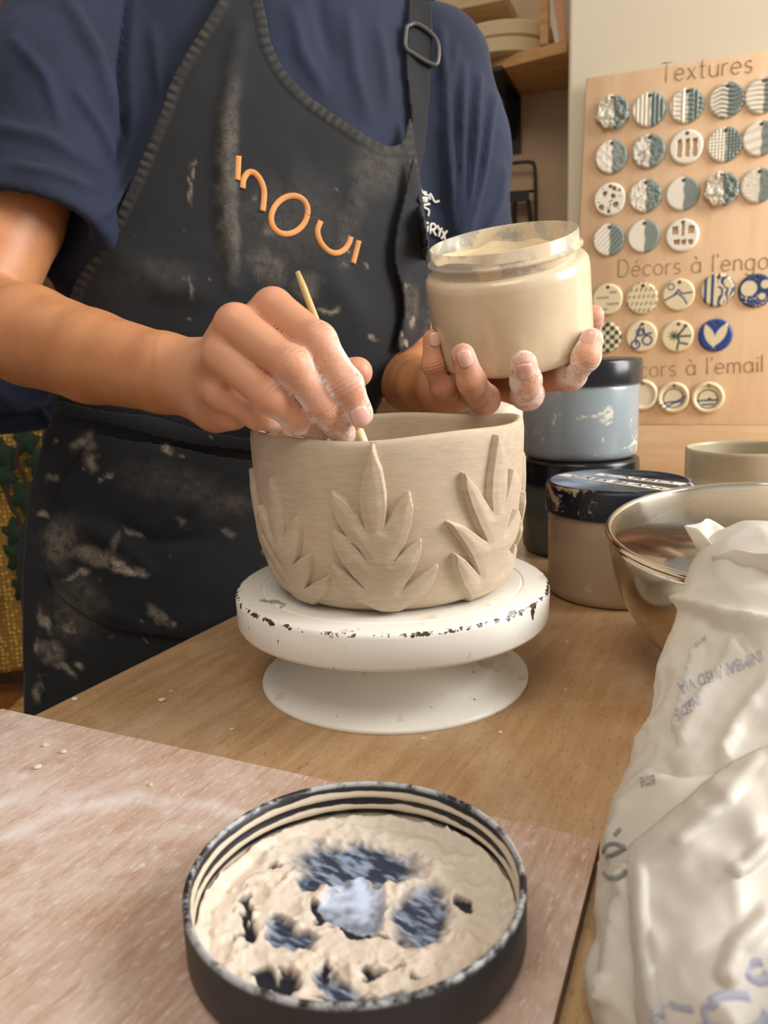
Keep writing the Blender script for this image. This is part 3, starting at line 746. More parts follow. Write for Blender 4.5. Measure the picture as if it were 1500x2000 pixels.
def leaf_mesh(outline, th_c, thick=0.0060):
    """outline: (angle, height) on the pot; a relief that follows the pot's wall"""
    o = np.array(outline); u = (o[:, 0] - th_c) * 0.089
    st = 0.00062; poly = np.stack([u, o[:, 1]], 1); l0 = poly.min(0) - .003; nx, ny = (np.ceil((poly.max(0) + .003 - l0) / st) + 1).astype(int)
    gx, gy = np.meshgrid(l0[0] + np.arange(nx) * st, l0[1] + np.arange(ny) * st, indexing='ij'); P2 = np.stack([gx.ravel(), gy.ravel()], 1)
    d = poly_sdf(P2, poly)[0] - .0009; D2 = d.reshape(nx, ny); ok = np.minimum(np.minimum(D2[:-1, :-1], D2[1:, :-1]), np.minimum(D2[:-1, 1:], D2[1:, 1:])) < .0010
    ii, jj = np.nonzero(ok); Q = np.stack([ii * ny + jj, (ii + 1) * ny + jj, (ii + 1) * ny + jj + 1, ii * ny + jj + 1], 1)
    us = np.unique(Q); rm = np.full(nx * ny, -1); rm[us] = np.arange(len(us)); Q = rm[Q]; P2 = P2[us]; d = d[us]
    n = fbm(np.stack([P2[:, 0], P2[:, 1], P2[:, 0] * 0 + th_c], 1), 90, 4, 2)
    prof = smooth(-.0002, 0.0010, -d)
    h = thick * (prof * (0.90 + 0.12 * smooth(0.001, 0.006, -d))) + (n - .5) * 0.0010 * prof - 0.0012
    th = th_c + P2[:, 0] / 0.089
    R = potR(np.clip(P2[:, 1], 0.001, .107)) + h
    wob = 1 + 0.006 * np.sin(2 * (th + pi / 2) + 0.6)
    V = np.stack([PC[0] + R * np.cos(th), PC[1] + R * np.sin(th), HZ + np.clip(P2[:, 1], 0.0006, 0.108)], 1)
    return V, Q
m_clay2 = m_clay
oC = [on_pot(*p) for p in LC]; oR = [on_pot(*p) for p in LR]; oL = [on_pot(*p) for p in LL]
thC = np.mean([o[0] for o in oC]); thR = np.mean([o[0] for o in oR]); thL = np.mean([o[0] for o in oL])
thL = on_pot(556, 1060)[0]
oL = [((a - thC) * 0.98 + thL, .0015 + (h - .0015) * .80) for a, h in oC]
for nm, oo, tc in (('centre', oC, thC), ('right', oR, thR), ('left', oL, thL)):
    mesh_obj('leaf_relief', *leaf_mesh(oo, tc), m_clay, pot)
stp = (thR - thL) / 2
for k in (2, 3, 4, 5, 6):
    tc = thC + stp * k; oo = [(a - thC + tc, .0015 + (h - .0015) * (.80 if k != 4 else .9)) for a, h in oC]
    mesh_obj('leaf_relief', *leaf_mesh(oo, tc, .0050), m_clay, pot)

# ------------------------------------------------------------------ slip jars
def smear_plastic(name, basec, smear, lo, hi, rough=0.25, scale=22, coat=0.0):
    t = NT(name); n = t.noise(scale, 6, 0.62, None, 0.8); n2 = t.noise(scale * 8, 3, 0.6)
    msk = t.step(t.math('ADD', n, t.math('MULTIPLY', n2, 0.18)), lo, hi)
    c = t.mix(t.step(t.noise(8, 3), 0.3, 0.7, 0, 0.25), basec, tuple(x * 1.25 for x in lin(basec)))
    return t.set(t.mix(msk, c, smear), t.math('ADD', t.math('MULTIPLY', msk, 0.4), rough), 0, t.bump(msk, 0.25, 0.0006), Coat_Weight=coat)
m_lid = smear_plastic('black_lid_plastic', '#14161C', '#C9B8A0', 0.74, 0.80, 0.22, 24)
m_lid2 = smear_plastic('smeared_lid_plastic', '#12172A', '#BCA98F', 0.60, 0.66, 0.40, 24)
m_blue = smear_plastic('blue_grey_slip', '#8C99A1', '#D5D2C2', 0.70, 0.76, 0.28, 30, 0.4)
m_green = smear_plastic('dark_green_slip', '#4A5450', '#A9A692', 0.82, 0.86, 0.3, 24, 0.4)
m_beige = smear_plastic('beige_slip', '#A9957F', '#BCAA94', 0.66, 0.74, 0.30, 24, 0.4)
JB = [(0.001, 0), (0.054, 0), (0.0585, 0.0012), (0.0612, 0.0045), (0.0620, 0.010), (0.0622, 0.074), (0.0612, 0.0785), (0.0580, 0.081), (0.001, 0.081)]
JL = [(0.001, 0.0785), (0.0630, 0.0785), (0.0648, 0.0795), (0.0650, 0.082), (0.0648, 0.1015), (0.0635, 0.1045), (0.0605, 0.1055), (0.0580, 0.1048), (0.001, 0.1048)]
def jar(name, c, label, m_body, m_top, kb=1.0):
    j = empty(name, c, label, 'jar', 'closed jars of coloured slip')
    sharp(mesh_obj('jar_body', *lathe(JB, 96, c), m_body, j), 50)
    sharp(mesh_obj('lid', *lathe(JL, 96, c), m_top, j), 50)
    return j
sc_ = on_z(1146, 1062, TZ); sc_ = np.array([0.219, 0.882, TZ])
jar('slip_jar', sc_, 'dark green slip jar with black lid, lower of the stacked pair', m_green, m_lid)
jar('slip_jar', sc_ + np.array([0.0005, 0.001, 0.1058]), 'blue grey slip jar with black lid, on top of the stacked pair', m_blue, m_lid)
jc = np.array([0.214, 0.716, TZ])
jb = jar('slip_jar', jc, 'beige slip jar with clay-smeared black lid and white label strips beside the bowl', m_beige, m_lid2)
# dusty top of the lid and label strips with lettering
t = NT('dusty_lid_top'); dn = t.noise(30, 5, 0.6)
m_dusty = t.set(t.mix(t.step(dn, 0.3, 0.75), '#3A4354', '#8C97A8'), 0.5)
mesh_obj('lid_top', *lathe([(0.001, 0.1049), (0.0582, 0.1049), (0.0602, 0.1057), (0.0618, 0.1056)], 96, jc), m_dusty, jb)
m_strip = plain('label_strip', '#F0EEE6', 0.5, 0.03, 30); m_ink = plain('label_ink', '#22252C', 0.6, 0.05, 30)
LZ = TZ + 0.1053
def strip(p0, p1, wid, s):
    a = on_z(*p0, LZ); b = on_z(*p1, LZ); d = (b - a) / np.linalg.norm(b - a); n = np.array([-d[1], d[0], 0])
    L = np.linalg.norm(b - a); q = np.array([a - n * wid / 2, b - n * wid / 2, b + n * wid / 2, a + n * wid / 2])
    o = mesh_obj('label_strip', *prism(q, q + ZV * 0.0007), m_strip, jb, False); o['label'] = 'white label strip with capital letters'
    V, F = text_mesh(s, 1.0, 0.0); w = V[:, 0].max() - V[:, 0].min(); hgt = V[:, 1].max()
    k = L * 0.80 / w; ky = wid * 0.66 / hgt
    Vw = a + np.outer((V[:, 0] - V[:, 0].min()) * k + L * 0.10, d) + np.outer(V[:, 1] * ky - wid * 0.33, n) + ZV * 0.0010
    mesh_obj('lettering', Vw, F, m_ink, o, False)
strip((1166, 927), (1334, 947), 0.0115, 'CARBO')
strip((1096, 928), (1340, 962), 0.0125, 'GRES BLANC')

# ------------------------------------------------------------------ mug
t = NT('stoneware_glaze'); gz = t.sep()
gl = t.mix(t.step(t.noise(30, 4), 0.3, 0.7), '#B5AB90', '#C8BEA4')
gl = t.mix(t.step(gz[2], 0.084, 0.090, 0, 0.35), gl, '#7A6340')
m_mug = t.set(gl, 0.35)
mc = on_z(1452, 960, TZ); mc = np.array([at(1452, 930, 0.84)[0], at(1452, 930, 0.84)[1], TZ])
zr = at(1452, 871, 0.84)[2] - TZ
mp_ = [(0.001, 0), (0.052, 0), (0.0555, 0.003), (0.0575, 0.012), (0.0580, zr * 0.5), (0.0585, zr - 0.004), (0.0582, zr - 0.001), (0.0570, zr), (0.0556, zr - 0.001), (0.0552, zr - 0.004), (0.0545, 0.01), (0.05, 0.006), (0.001, 0.006)]
o = mesh_obj('stoneware_cup', *lathe(mp_, 96, mc), m_mug, None, True); tag(o, 'grey beige stoneware cup with brown rim behind the steel bowl', 'cup')

# ------------------------------------------------------------------ steel bowl
t = NT('brushed_steel'); co = t.co()
sx = t.sep()
hn = t.node('ShaderNodeCombineXYZ'); r_ = t.math('SQRT', t.math('ADD', t.math('POWER', sx[0], 2.0), t.math('POWER', sx[1], 2.0)))
t.put(hn.inputs[0], t.math('MULTIPLY', sx[2], 1.0)); t.put(hn.inputs[1], r_)
ns = t.noise(420, 3, 0.7, hn.outputs[0]); nl = t.noise(14, 3)
m_steel = t.set(t.mix(ns, '#CFC9BB', '#F2EEE2'), t.math('ADD', t.math('MULTIPLY', ns, 0.16), 0.34), 1.0, t.bump(ns, 0.22, 0.0005))
m_steel_o = NT('polished_steel'); m_steel_o = m_steel_o.set('#D2CCC0', 0.13, 1.0)
bn = np.array([-0.045, -0.085, 1.0]); bn /= np.linalg.norm(bn); brc = np.array([0.268, 0.521, 0.852])
Rb = 0.1135; Hb = 0.0972
fr = frame_from(bn)
def bowl_prof(off):
    a = np.linspace(0, 1, 22); out = []
    for s in a:
        r = (Rb - off) * (0.42 + 0.58 * sin(s * pi / 2) ** 0.85) if s > 0 else (Rb - off) * 0.42
        out.append((r, -Hb + off + (Hb - off) * s ** 1.55))
    return out
po = bowl_prof(0.0); pi_ = bowl_prof(0.0014)
bo = empty('mixing_bowl', brc - bn * Hb, 'brushed stainless steel mixing bowl with rolled rim at the right edge', 'bowl')
mesh_obj('outer_wall', *lathe([(0.001, -Hb)] + po, 128, brc, bn), m_steel_o, bo)
mesh_obj('inner_wall', *lathe([(0.001, -Hb + 0.0014)] + pi_, 128, brc, bn), m_steel, bo)
ang = np.linspace(0, 2 * pi, 160, endpoint=False)
ring = brc + Rb * (np.cos(ang)[:, None] * fr[:, 0] + np.sin(ang)[:, None] * fr[:, 1]) - bn * 0.0005
mesh_obj('rolled_rim', *tube(ring, 0.0026, 10, True), m_steel_o, bo)

# ------------------------------------------------------------------ ware board in the foreground
BT = TZ + 0.0102
t = NT('dusty_plywood')
mp = t.node('ShaderNodeMapping'); t.t.links.new(t.co((1, 1, 1), (0, 0, 0.478)), mp.inputs[0]); mp.inputs['Scale'].default_value = (12, 1.3, 1)
g = t.noise(26, 6, 0.6, mp.outputs[0]); g3 = t.noise(120, 3, 0.6, mp.outputs[0])
c = t.mix(t.step(g, 0.3, 0.7), '#B5907C', '#C8A896')
d1 = t.noise(7, 7, 0.62, None, 1.0); d2 = t.noise(38, 5, 0.7, None, 0.5)
dm = t.math('MULTIPLY', t.step(d1, 0.36, 0.66), t.step(d2, 0.3, 0.66, 0.35, 1.0))
c = t.mix(t.math('MULTIPLY', dm, 0.80), c, '#E0D6CE')
mpd = t.node('ShaderNodeMapping'); t.t.links.new(t.co((1, 1, 1), (0, 0, 0.478)), mpd.inputs[0]); mpd.inputs['Scale'].default_value = (5.5, 1.2, 1)
gd = t.noise(105, 5, 0.72, mpd.outputs[0]); gr = t.noise(48, 4, 0.65, mpd.outputs[0])
c = t.mix(t.step(gr, 0.50, 0.66, 0, 0.45), c, '#AA826C')
c = t.mix(t.step(gd, 0.54, 0.66, 0, 0.62), c, '#E6DED6')
c = t.mix(t.step(g3, 0.60, 0.70, 0, 0.5), c, '#D9CABB')
c = t.mix(t.math('MULTIPLY', t.attr('smear'), t.step(t.noise(170, 3, .7), .25, .6, .55, 1.0)), c, '#E4DCD7')
sp = t.voro(75); spn = t.noise(24, 2)
c = t.mix(t.math('MULTIPLY', t.step(sp, 0.14, 0.08), t.step(spn, 0.58, 0.62, 0, 0.8)), c, '#E8DCC8')
m_ware = t.set(c, 0.62, 0, t.bump(t.math('ADD', g3, t.math('MULTIPLY', dm, 1.0)), 0.25, 0.0006))
m_ply = wood('plywood_edge', '#8F7660', '#5F4C3C', 'X', 80, 0.7, None, 0, -0.5, 10, True)
FL, FR = on_z(4, 1384, BT), on_z(1171, 1641, BT); NR = on_z(1078, 2005, BT); dr = (NR - FR) / np.linalg.norm(NR - FR)
NR = FR + dr * 0.42; NL = FL + dr * 0.42
wbrd = empty('ware_board', [*((FL + NR) / 2)[:2], TZ], 'clay-dusted reddish plywood board under the open lid', 'board')
cor = np.array([FL, FR, NR, NL]); nu, nv = 220, 90
U_, V_ = np.meshgrid(np.linspace(0, 1, nu), np.linspace(0, 1, nv), indexing='ij')
Pt = (FL[None, None] * ((1 - U_) * (1 - V_))[..., None] + FR * (U_ * (1 - V_))[..., None] + NR * (U_ * V_)[..., None] + NL * ((1 - U_) * V_)[..., None]).reshape(-1, 3)
pxs = to_px(Pt)
sm = np.zeros(len(Pt))
for ln, w, s in (([(0, 1640), (120, 1585), (260, 1560), (420, 1575), (520, 1610)], 20, .75), ([(60, 1600), (200, 1530), (330, 1500)], 16, .35), ([(0, 1670), (40, 1680), (70, 1705)], 9, .8), ([(20, 1515), (50, 1520)], 11, .9), ([(0, 1570), (35, 1555)], 16, .7), ([(300, 1665), (305, 1680)], 14, .6), ([(1100, 1830), (1125, 1800)], 9, .7), ([(150, 1730), (175, 1700)], 18, .4), ([(30, 1850), (80, 1840)], 25, .35), ([(960, 1950), (1010, 1920)], 30, .3)):
    d, tt = line_dist(pxs, ln); sm = np.maximum(sm, s * smooth(w, 0, d + 8 * (fbm(Pt, 220, 3, 2) - .5)))
sm *= 0.62 + 0.5 * smooth(.35, .6, fbm(Pt * np.array([1, 1, 1]), 260, 5, 2))
FQ = [(i * nv + j, i * nv + j + 1, (i + 1) * nv + j + 1, (i + 1) * nv + j) for i in range(nu - 1) for j in range(nv - 1)]
mesh_obj('face', Pt, FQ, m_ware, wbrd, False, attrs={'smear': np.clip(sm, 0, 1)})
mesh_obj('ply_core', *prism(cor[::-1] - ZV * 0.0100, cor[::-1] - ZV * 0.0003), m_ply, wbrd, False)

# ------------------------------------------------------------------ open lid with slip
LR_, LHt = 0.0645, 0.025
lc_ = np.array([-0.0157, 0.2712, BT + 0.0003])
ld = empty('jar_lid', lc_, 'upturned black jar lid smeared with cream slip on the dusty board', 'lid')
t = NT('lid_black_scuffed')
az = t.sep(); hgt = az[2]
ang_n = t.noise(60, 5, 0.65); n2 = t.noise(220, 3, 0.6)
rim_m = t.math('MULTIPLY', t.step(hgt, 0.0225, 0.0245), t.step(t.math('ADD', t.math('MULTIPLY', ang_n, 0.6), t.math('MULTIPLY', n2, 0.4)), 0.42, 0.56))
rl = t.math('SQRT', t.math('ADD', t.math('POWER', az[0], 2.0), t.math('POWER', az[1], 2.0)))
inner = t.step(rl, 0.0632, 0.0628)
bands = t.step(t.math('ADD', t.math('MULTIPLY', t.math('SINE', t.math('MULTIPLY', hgt, 1050.0)), 0.5), t.math('MULTIPLY', t.noise(35, 4), 1.5)), 0.55, 0.75)
inm = t.math('MULTIPLY', inner, t.math('MAXIMUM', t.math('MULTIPLY', bands, t.step(hgt, 0.0245, 0.0225)), t.step(hgt, 0.0105, 0.0085)))
spot = t.step(t.noise(34, 3, 0.5, t.co((1, 1, 1), (0, 0, 0), (7.7, 1.2, 3))), 0.715, 0.725)
c = t.mix(t.math('MAXIMUM', t.math('MULTIPLY', rim_m, 0.75), 0.0), '#1B1C20', '#C9CBCE')
c = t.mix(inm, c, '#D8C8B2'); c = t.mix(t.math('MULTIPLY', spot, t.step(rl, 0.0635, 0.064)), c, '#D9C3A2')
m_lidin = t.set(c, 0.42, 0, t.bump(ang_n, 0.15, 0.0005))
lp = [(0.001, 0), (0.060, 0), (0.0632, 0.0010), (0.0645, 0.0035), (0.0645, LHt - 0.0012), (0.0639, LHt - 0.0002), (0.0631, LHt), (0.0622, LHt - 0.0006),
      (0.0620, .0215), (0.0608, .0200), (0.0608, .0190), (0.0622, .0175), (0.0622, .0160), (0.0608, .0145), (0.0608, .0135), (0.0622, .0118), (0.0620, .0075), (0.0600, .0030), (0.001, .0026)]
mesh_obj('shell', *lathe(lp, 160, lc_), m_lidin, ld)
nr, na = 110, 300
rg, ag = np.meshgrid(np.linspace(0.0, 1, nr) ** 0.8 * 0.0608, np.arange(na) * 2 * pi / na, indexing='ij')
X, Y = rg * np.cos(ag), rg * np.sin(ag)
Pw = np.stack([lc_[0] + X, lc_[1] + Y, np.full_like(X, lc_[2] + .005)], -1).reshape(-1, 3)
pp = to_px(Pw); P3 = Pw * 1.0
warp = np.stack([(fbm(P3, 130, 1, 3) - .5), (fbm(P3, 130, 21, 3) - .5)], 1) * 60
pq_ = pp + warp
def el(cx, cy, rx, ry, a=0):
    a = radians(a); x = pq_[:, 0] - cx; y = pq_[:, 1] - cy; u = x * cos(a) + y * sin(a); w = -x * sin(a) + y * cos(a); return np.sqrt((u / rx) ** 2 + (w / ry) ** 2)
thin = np.zeros(len(Pw)); dark = np.zeros(len(Pw)); white = np.zeros(len(Pw))
streak = fbm(np.stack([pp[:, 0] * .03 + pp[:, 1] * .03, pp[:, 1] * .15 - pp[:, 0] * .07 + 2.5 * fbm(P3, 60, 88, 2), pp[:, 0] * 0], 1), 1.0, 8, 3)
for e in ((700, 1688, 118, 36, 4), (822, 1790, 50, 58, 20), (560, 1826, 52, 22, 22), (640, 1715, 60, 25, 0), (655, 1925, 50, 18, 15)): thin = np.maximum(thin, smooth(1.25, .70, el(*e)))
white = smooth(1.1, .8, el(692, 1772, 70, 54, -12))
for e in ((484, 1770, 11, 18, 0), (480, 1815, 8, 32, 0), (515, 1912, 36, 22, 25), (565, 1920, 26, 24, 10), (710, 1950, 85, 11, -3), (908, 1766, 20, 13, 10), (640, 1900, 14, 9, 0), (745, 1898, 34, 7, 0), (810, 1912, 8, 8, 0), (620, 1785, 12, 26, 20), (700, 1825, 70, 9, 6), (540, 1700, 18, 9, 0), (560, 1890, 20, 6, 20)): dark = np.maximum(dark, smooth(1.15, .85, el(*e)))
ridge = 1 - abs(2 * fbm(P3, 90, 31, 4) - 1)
swirl = np.sin(ag.ravel() * 1.0 + rg.ravel() * 420 + 5 * fbm(P3, 60, 41, 3))
hgt_ = 0.0022 + 0.0014 * ridge ** 4 + 0.0007 * swirl + 0.0022 * smooth(.55, .62, fbm(P3, 120, 58, 2)) * vnoise(P3, 400, 59) + 0.0009 * (fbm(P3, 320, 51, 3) - .45) + 0.0012 * smooth(.35, 1, rg.ravel() / .0608) * (ridge ** 2)
edge_up = 0.0035 * smooth(.92, 1.0, rg.ravel() / 0.0608)
cover = np.clip(1 - np.maximum(np.maximum(thin * .95, dark), white), 0, 1)
hgt_ = (0.0022 + (hgt_ - .0022) * .8) * (0.08 + 0.92 * cover) + edge_up
Pw[:, 2] = lc_[2] + 0.0029 + hgt_
Cs = np.array(lin('#DDCFC0')); Cdk = np.array(lin('#161B28')); Cbl = np.array(lin('#4A5C7C')); Cwh = np.array(lin('#BFCBE4'))
tc_ = np.array(lin('#8F9FB8')) * smooth(.38, .74, streak)[:, None] + np.array(lin('#2A3549')) * (1 - smooth(.38, .74, streak)[:, None])
edgeb = smooth(.25, .5, thin) * (1 - smooth(.5, .9, thin))
colr = np.tile(Cs, (len(Pw), 1))
colr = colr * (1 - thin[:, None]) + tc_ * thin[:, None]
wcol = Cwh * (0.35 + 0.85 * smooth(.25, .7, fbm(P3, 150, 61, 3)))[:, None]
colr = colr * (1 - white[:, None]) + wcol * white[:, None]
colr = colr * (1 - dark[:, None]) + Cdk * dark[:, None]
t = NT('cream_slip'); sn = t.noise(180, 4, 0.6)
m_slip = t.set(t.attr('col', True), 0.42, 0, t.bump(sn, 0.12, 0.0006), Subsurface_Weight=0.05)
F = [(i * na + j, (i + 1) * na + j, (i + 1) * na + (j + 1) % na, i * na + (j + 1) % na) for i in range(nr - 1) for j in range(na)]
o = mesh_obj('slip_residue', Pw, F, m_slip, ld, True, attrs={'col': np.clip(colr, 0, 1)}); o['label'] = 'cream slip residue with bare bluish black patches'

# ------------------------------------------------------------------ crumbs of clay
m_crumb = plain('dry_clay', '#D8C8AE', 0.9, 0.1, 200)
rnd = random.Random(7)
def crumb(x, y, z, s, label):
    p = on_z(x, y, z); bm = bmesh.new(); bmesh.ops.create_icosphere(bm, subdivisions=2, radius=s)
    for q in bm.verts: q.co = Vector((q.co.x * rnd.uniform(.75, 1.3), q.co.y * rnd.uniform(.7, 1.2), max(q.co.z * rnd.uniform(.4, .8), -s * .35) + s * .35))
    V = np.array([q.co[:] for q in bm.verts]) + p; F = [tuple(q.index for q in fc.verts) for fc in bm.faces]; bm.free()
    tag(mesh_obj('clay_crumb', V, F, m_crumb, None, False), label, 'clay crumb', 'dry clay crumbs')
for x, y, z, s, lb in ((316, 1369, TZ, .0026, 'largest dry clay crumb on the table left of the banding wheel'), (88, 1457, BT, .0018, 'small clay crumb near the far left corner of the dusty board'), (124, 1470, BT, .0020, 'pointed clay crumb on the dusty board near its far edge'), (73, 1500, BT, .0022, 'clay crumb on the dusty board beside the pale splash at left'), (146, 1367, TZ, .0020, 'flat clay crumb close to the table edge by the apron'), (453, 1425, TZ, .0012, 'tiny clay crumb on the table left of the wheel foot'), (294, 1534, BT, .0013, 'lone clay crumb in the middle of the dusty board'), (977, 1432, TZ, .0014, 'tiny clay crumb on the table right of the wheel foot'), (1107, 1254, TZ, .0012, 'tiny dark-shadowed crumb on the table between wheel and beige jar')):
    crumb(x, y, z, s, lb)
# ------------------------------------------------------------------ the person
from mathutils.bvhtree import BVHTree
def bvh_of(V, F): return BVHTree.FromPolygons([tuple(map(float, v)) for v in V], [tuple(int(i) for i in f) for f in F])
def hit(bvh, x, y, off=0.0, fallback=None):
    d = ray(x, y); n_ = np.linalg.norm(d); d = d / n_
    h = bvh.ray_cast(Vector(CAM), Vector(d))
    if h[0] is None:
        return None if fallback is None else at(x, y, fallback)
    return np.array(h[0]) - d * off
LAT = np.array([0.93, 0.37, 0]); LAT /= np.linalg.norm(LAT)
FRN = np.array([LAT[1], -LAT[0], 0])
rows = [(535, -150, .80, .062, .062), (532, -85, .805, .10, .075), (530, -20, .81, .150, .090), (528, 90, .82, .180, .103), (520, 300, .825, .188, .113), (500, 560, .83, .190, .112),
        (480, 690, .835, .186, .108), (430, 800, .84, .170, .102), (385, 950, .855, .166, .104), (372, 1150, .87, .172, .106), (372, 1400, .90, .174, .106), (380, 1800, 1.0, .178, .106)]
rw = np.array([[*at(x, y, d), a, b] for x, y, d, a, b in rows]); rw = rw[np.argsort(rw[:, 2])]
_zz = np.linspace(rw[0, 2], rw[-1, 2], 240)
_tab = np.stack([np.interp(_zz, rw[:, 2], rw[:, k]) for k in (0, 1, 3, 4)], 1)
_ker = np.exp(-0.5 * (np.arange(-16, 17) / 7.0) ** 2); _ker /= _ker.sum()
_tab = np.stack([np.convolve(np.pad(_tab[:, k], 16, mode='edge'), _ker, 'valid') for k in range(4)], 1)
def torso(P, grow=0.0):
    z = P[..., 2]
    x0, y0, a, b = (np.interp(z, _zz, _tab[:, k]) for k in range(4))
    dx = P[..., 0] - x0; dy = P[..., 1] - y0
    l = dx * LAT[0] + dy * LAT[1]; n = dx * FRN[0] + dy * FRN[1]
    a = a + grow; b = b + grow
    e = 2.3
    k = ((abs(l) / a) ** e + (abs(n) / b) ** e) ** (1 / e)
    d = (k - 1) * b
    return np.maximum(d, z - _zz[-1])
SHR = at(170, -40, .755); SHL = at(852, 130, .855)        # shoulder joints
ELR = at(-62, 622, .665); WRR = at(400, 741, .545)
ELL = at(820, 660, .93); WRL = at(862, 756, .715)

# --- skin: arms and hands ------------------------------------------------
def chain(P, pts, k):
    d = None
    for (a, ra), (b, rb) in zip(pts[:-1], pts[1:]):
        q = sd_cap(P, a, b, ra, rb); d = q if d is None else smin(d, q, k)
    return d
def block(P):
    q = P.reshape(-1, 3); a, b = q[0], q[-1]; return (a + b) / 2, np.linalg.norm(b - a) / 2
def away(P, pts, m=.030):
    c, r = block(P); return min(float(sd_cap(c[None], a, b, ra, rb)[0]) for (a, ra), (b, rb) in zip(pts[:-1], pts[1:])) > r + m
def J(x, y, d, r): return (at(x, y, d), r)
RF = {
 'index': [J(533, 602, .475, .0122), J(620, 667, .452, .0104), J(676, 752, .452, .0092), J(702, 808, .460, .0083)],
 'middle': [J(460, 634, .468, .0124), J(571, 714, .446, .0104), J(630, 792, .456, .0092), J(669, 846, .476, .0083)],
 'ring': [J(434, 694, .472, .0116), J(530, 776, .454, .0098), J(583, 818, .466, .0089), J(622, 840, .482, .0080)],
 'little': [J(434, 768, .485, .0108), J(502, 808, .484, .0088), J(546, 828, .502, .0080), J(580, 841, .516, .0074)],
 'thumb': [J(470, 745, .525, .0150), J(560, 752, .520, .0130), J(640, 738, .520, .0112), J(698, 727, .513, .0100)],
}
R_ARM = [(SHR, .050), (at(20, 430, .69), .043), (ELR, .0400), (at(60, 656, .615), .0380), (at(180, 697, .585), .0335), (at(320, 729, .555), .0272), (WRR, .0245)]
def right_arm(P):
    fore = chain(P, R_ARM, .006)
    if all(away(P, c, .075) for c in RF.values()): return fore
    palm = None
    for nm in ('index', 'middle', 'ring', 'little'):
        q = sd_cap(P, at(412, 742, .535), RF[nm][0][0], .0180, RF[nm][0][1] * .96); palm = q if palm is None else smin(palm, q, .0055)
    palm = smin(palm, sd_cap(P, at(425, 795, .528), at(452, 796, .508), .0165, .0140), .010)     # heel of the hand
    palm = smin(palm, sd_cap(P, at(430, 755, .54), RF['thumb'][1][0], .019, .013), .010)
    palm = smin(fore, palm, .022)
    out = None
    for nm, pts in RF.items():
        if out is not None and away(P, pts): continue
        fg = chain(P, pts, .004)
        for (p, r) in pts[1:3]: fg = smin(fg, np.sqrt(((P - p) ** 2).sum(-1)) - r * 1.05, .003)   # knuckle fullness
        q = smin(palm, fg, .0035); out = q if out is None else smin(out, q, .0012)
    return out
LF = {
 'little': [J(880, 757, .680, .0110), J(866, 757, .640, .0100), J(847, 712, .628, .0088), J(845, 662, .624, .0078)],
 'ring': [J(915, 760, .668, .0118), J(946, 780, .604, .0112), J(921, 746, .574, .0098), J(904, 694, .566, .0088)],
 'middle': [J(978, 752, .668, .0122), J(1030, 770, .606, .0116), J(1027, 744, .572, .0106), J(1023, 710, .560, .0094)],
 'index': [J(1032, 742, .670, .0122), J(1114, 732, .618, .0116), J(1144, 697, .592, .0102), J(1155, 664, .592, .0090)],
 'thumb': [J(950, 748, .705, .0165), J(1080, 722, .712, .0135), J(1144, 662, .686, .0115), J(1158, 617, .664, .0095)],
}
L_ARM = [(SHL, .050), (at(852, 350, .89), .044), (ELL, .036), (at(800, 744, .82), .030), (at(826, 752, .76), .0250), (WRL, .0215)]
def left_arm(P):
    fore = chain(P, L_ARM, .006)
    if all(away(P, c, .075) for c in LF.values()): return fore
    palm = None
    for nm in ('index', 'middle', 'ring', 'little'):
        q = sd_cap(P, at(876, 757, .705), LF[nm][0][0], .0160, LF[nm][0][1]); palm = q if palm is None else smin(palm, q, .010)
    palm = smin(palm, sd_cap(P, at(885, 752, .71), LF['thumb'][1][0], .017, .0135), .010)
    palm = smin(fore, palm, .02); out = None
    for nm, pts in LF.items():
        if out is not None and away(P, pts): continue
        fg = chain(P, pts, .004)
        for (p, r) in pts[1:3]: fg = smin(fg, np.sqrt(((P - p) ** 2).sum(-1)) - r * 1.05, .003)
        q = smin(palm, fg, .0035); out = q if out is None else smin(out, q, .0012)
    return out
def bounds(pts, pad):
    a = np.array([p for p, r in pts]); return a.min(0) - pad, a.max(0) + pad
allR = [p for c in RF.values() for p in c] + R_ARM[1:]; allL = [p for c in LF.values() for p in c] + L_ARM[1:]
VR, QR = surface_nets(right_arm, *bounds(allR, .055), .00155)
VL, QL = surface_nets(left_arm, *bounds(allL, .055), .00165)
VR = relax(VR, QR, 3, .5); VL = relax(VL, QL, 3, .5)
# the tilted jar that the left hand carries: its skin rests against the jar's wall and base
jn = np.array([-.1518, -.2819, 1.0]); jn /= np.linalg.norm(jn); jt = np.array([.0969, .6332, 1.0587]); JH = .092
jbase = jt - jn * JH
_v = VL - jbase; _h = _v @ jn; _rv = _v - _h[:, None] * jn; _r = np.linalg.norm(_rv, axis=1)
_in = (_r < .0634) & (_h > -.0004) & (_h < .074)
_dn = _in & (_h < .0634 - _r); _sd = _in & ~_dn
VL[_dn] -= jn * (_h[_dn] + .0005)[:, None]
VL[_sd] += _rv[_sd] / _r[_sd][:, None] * (.0635 - _r[_sd])[:, None]
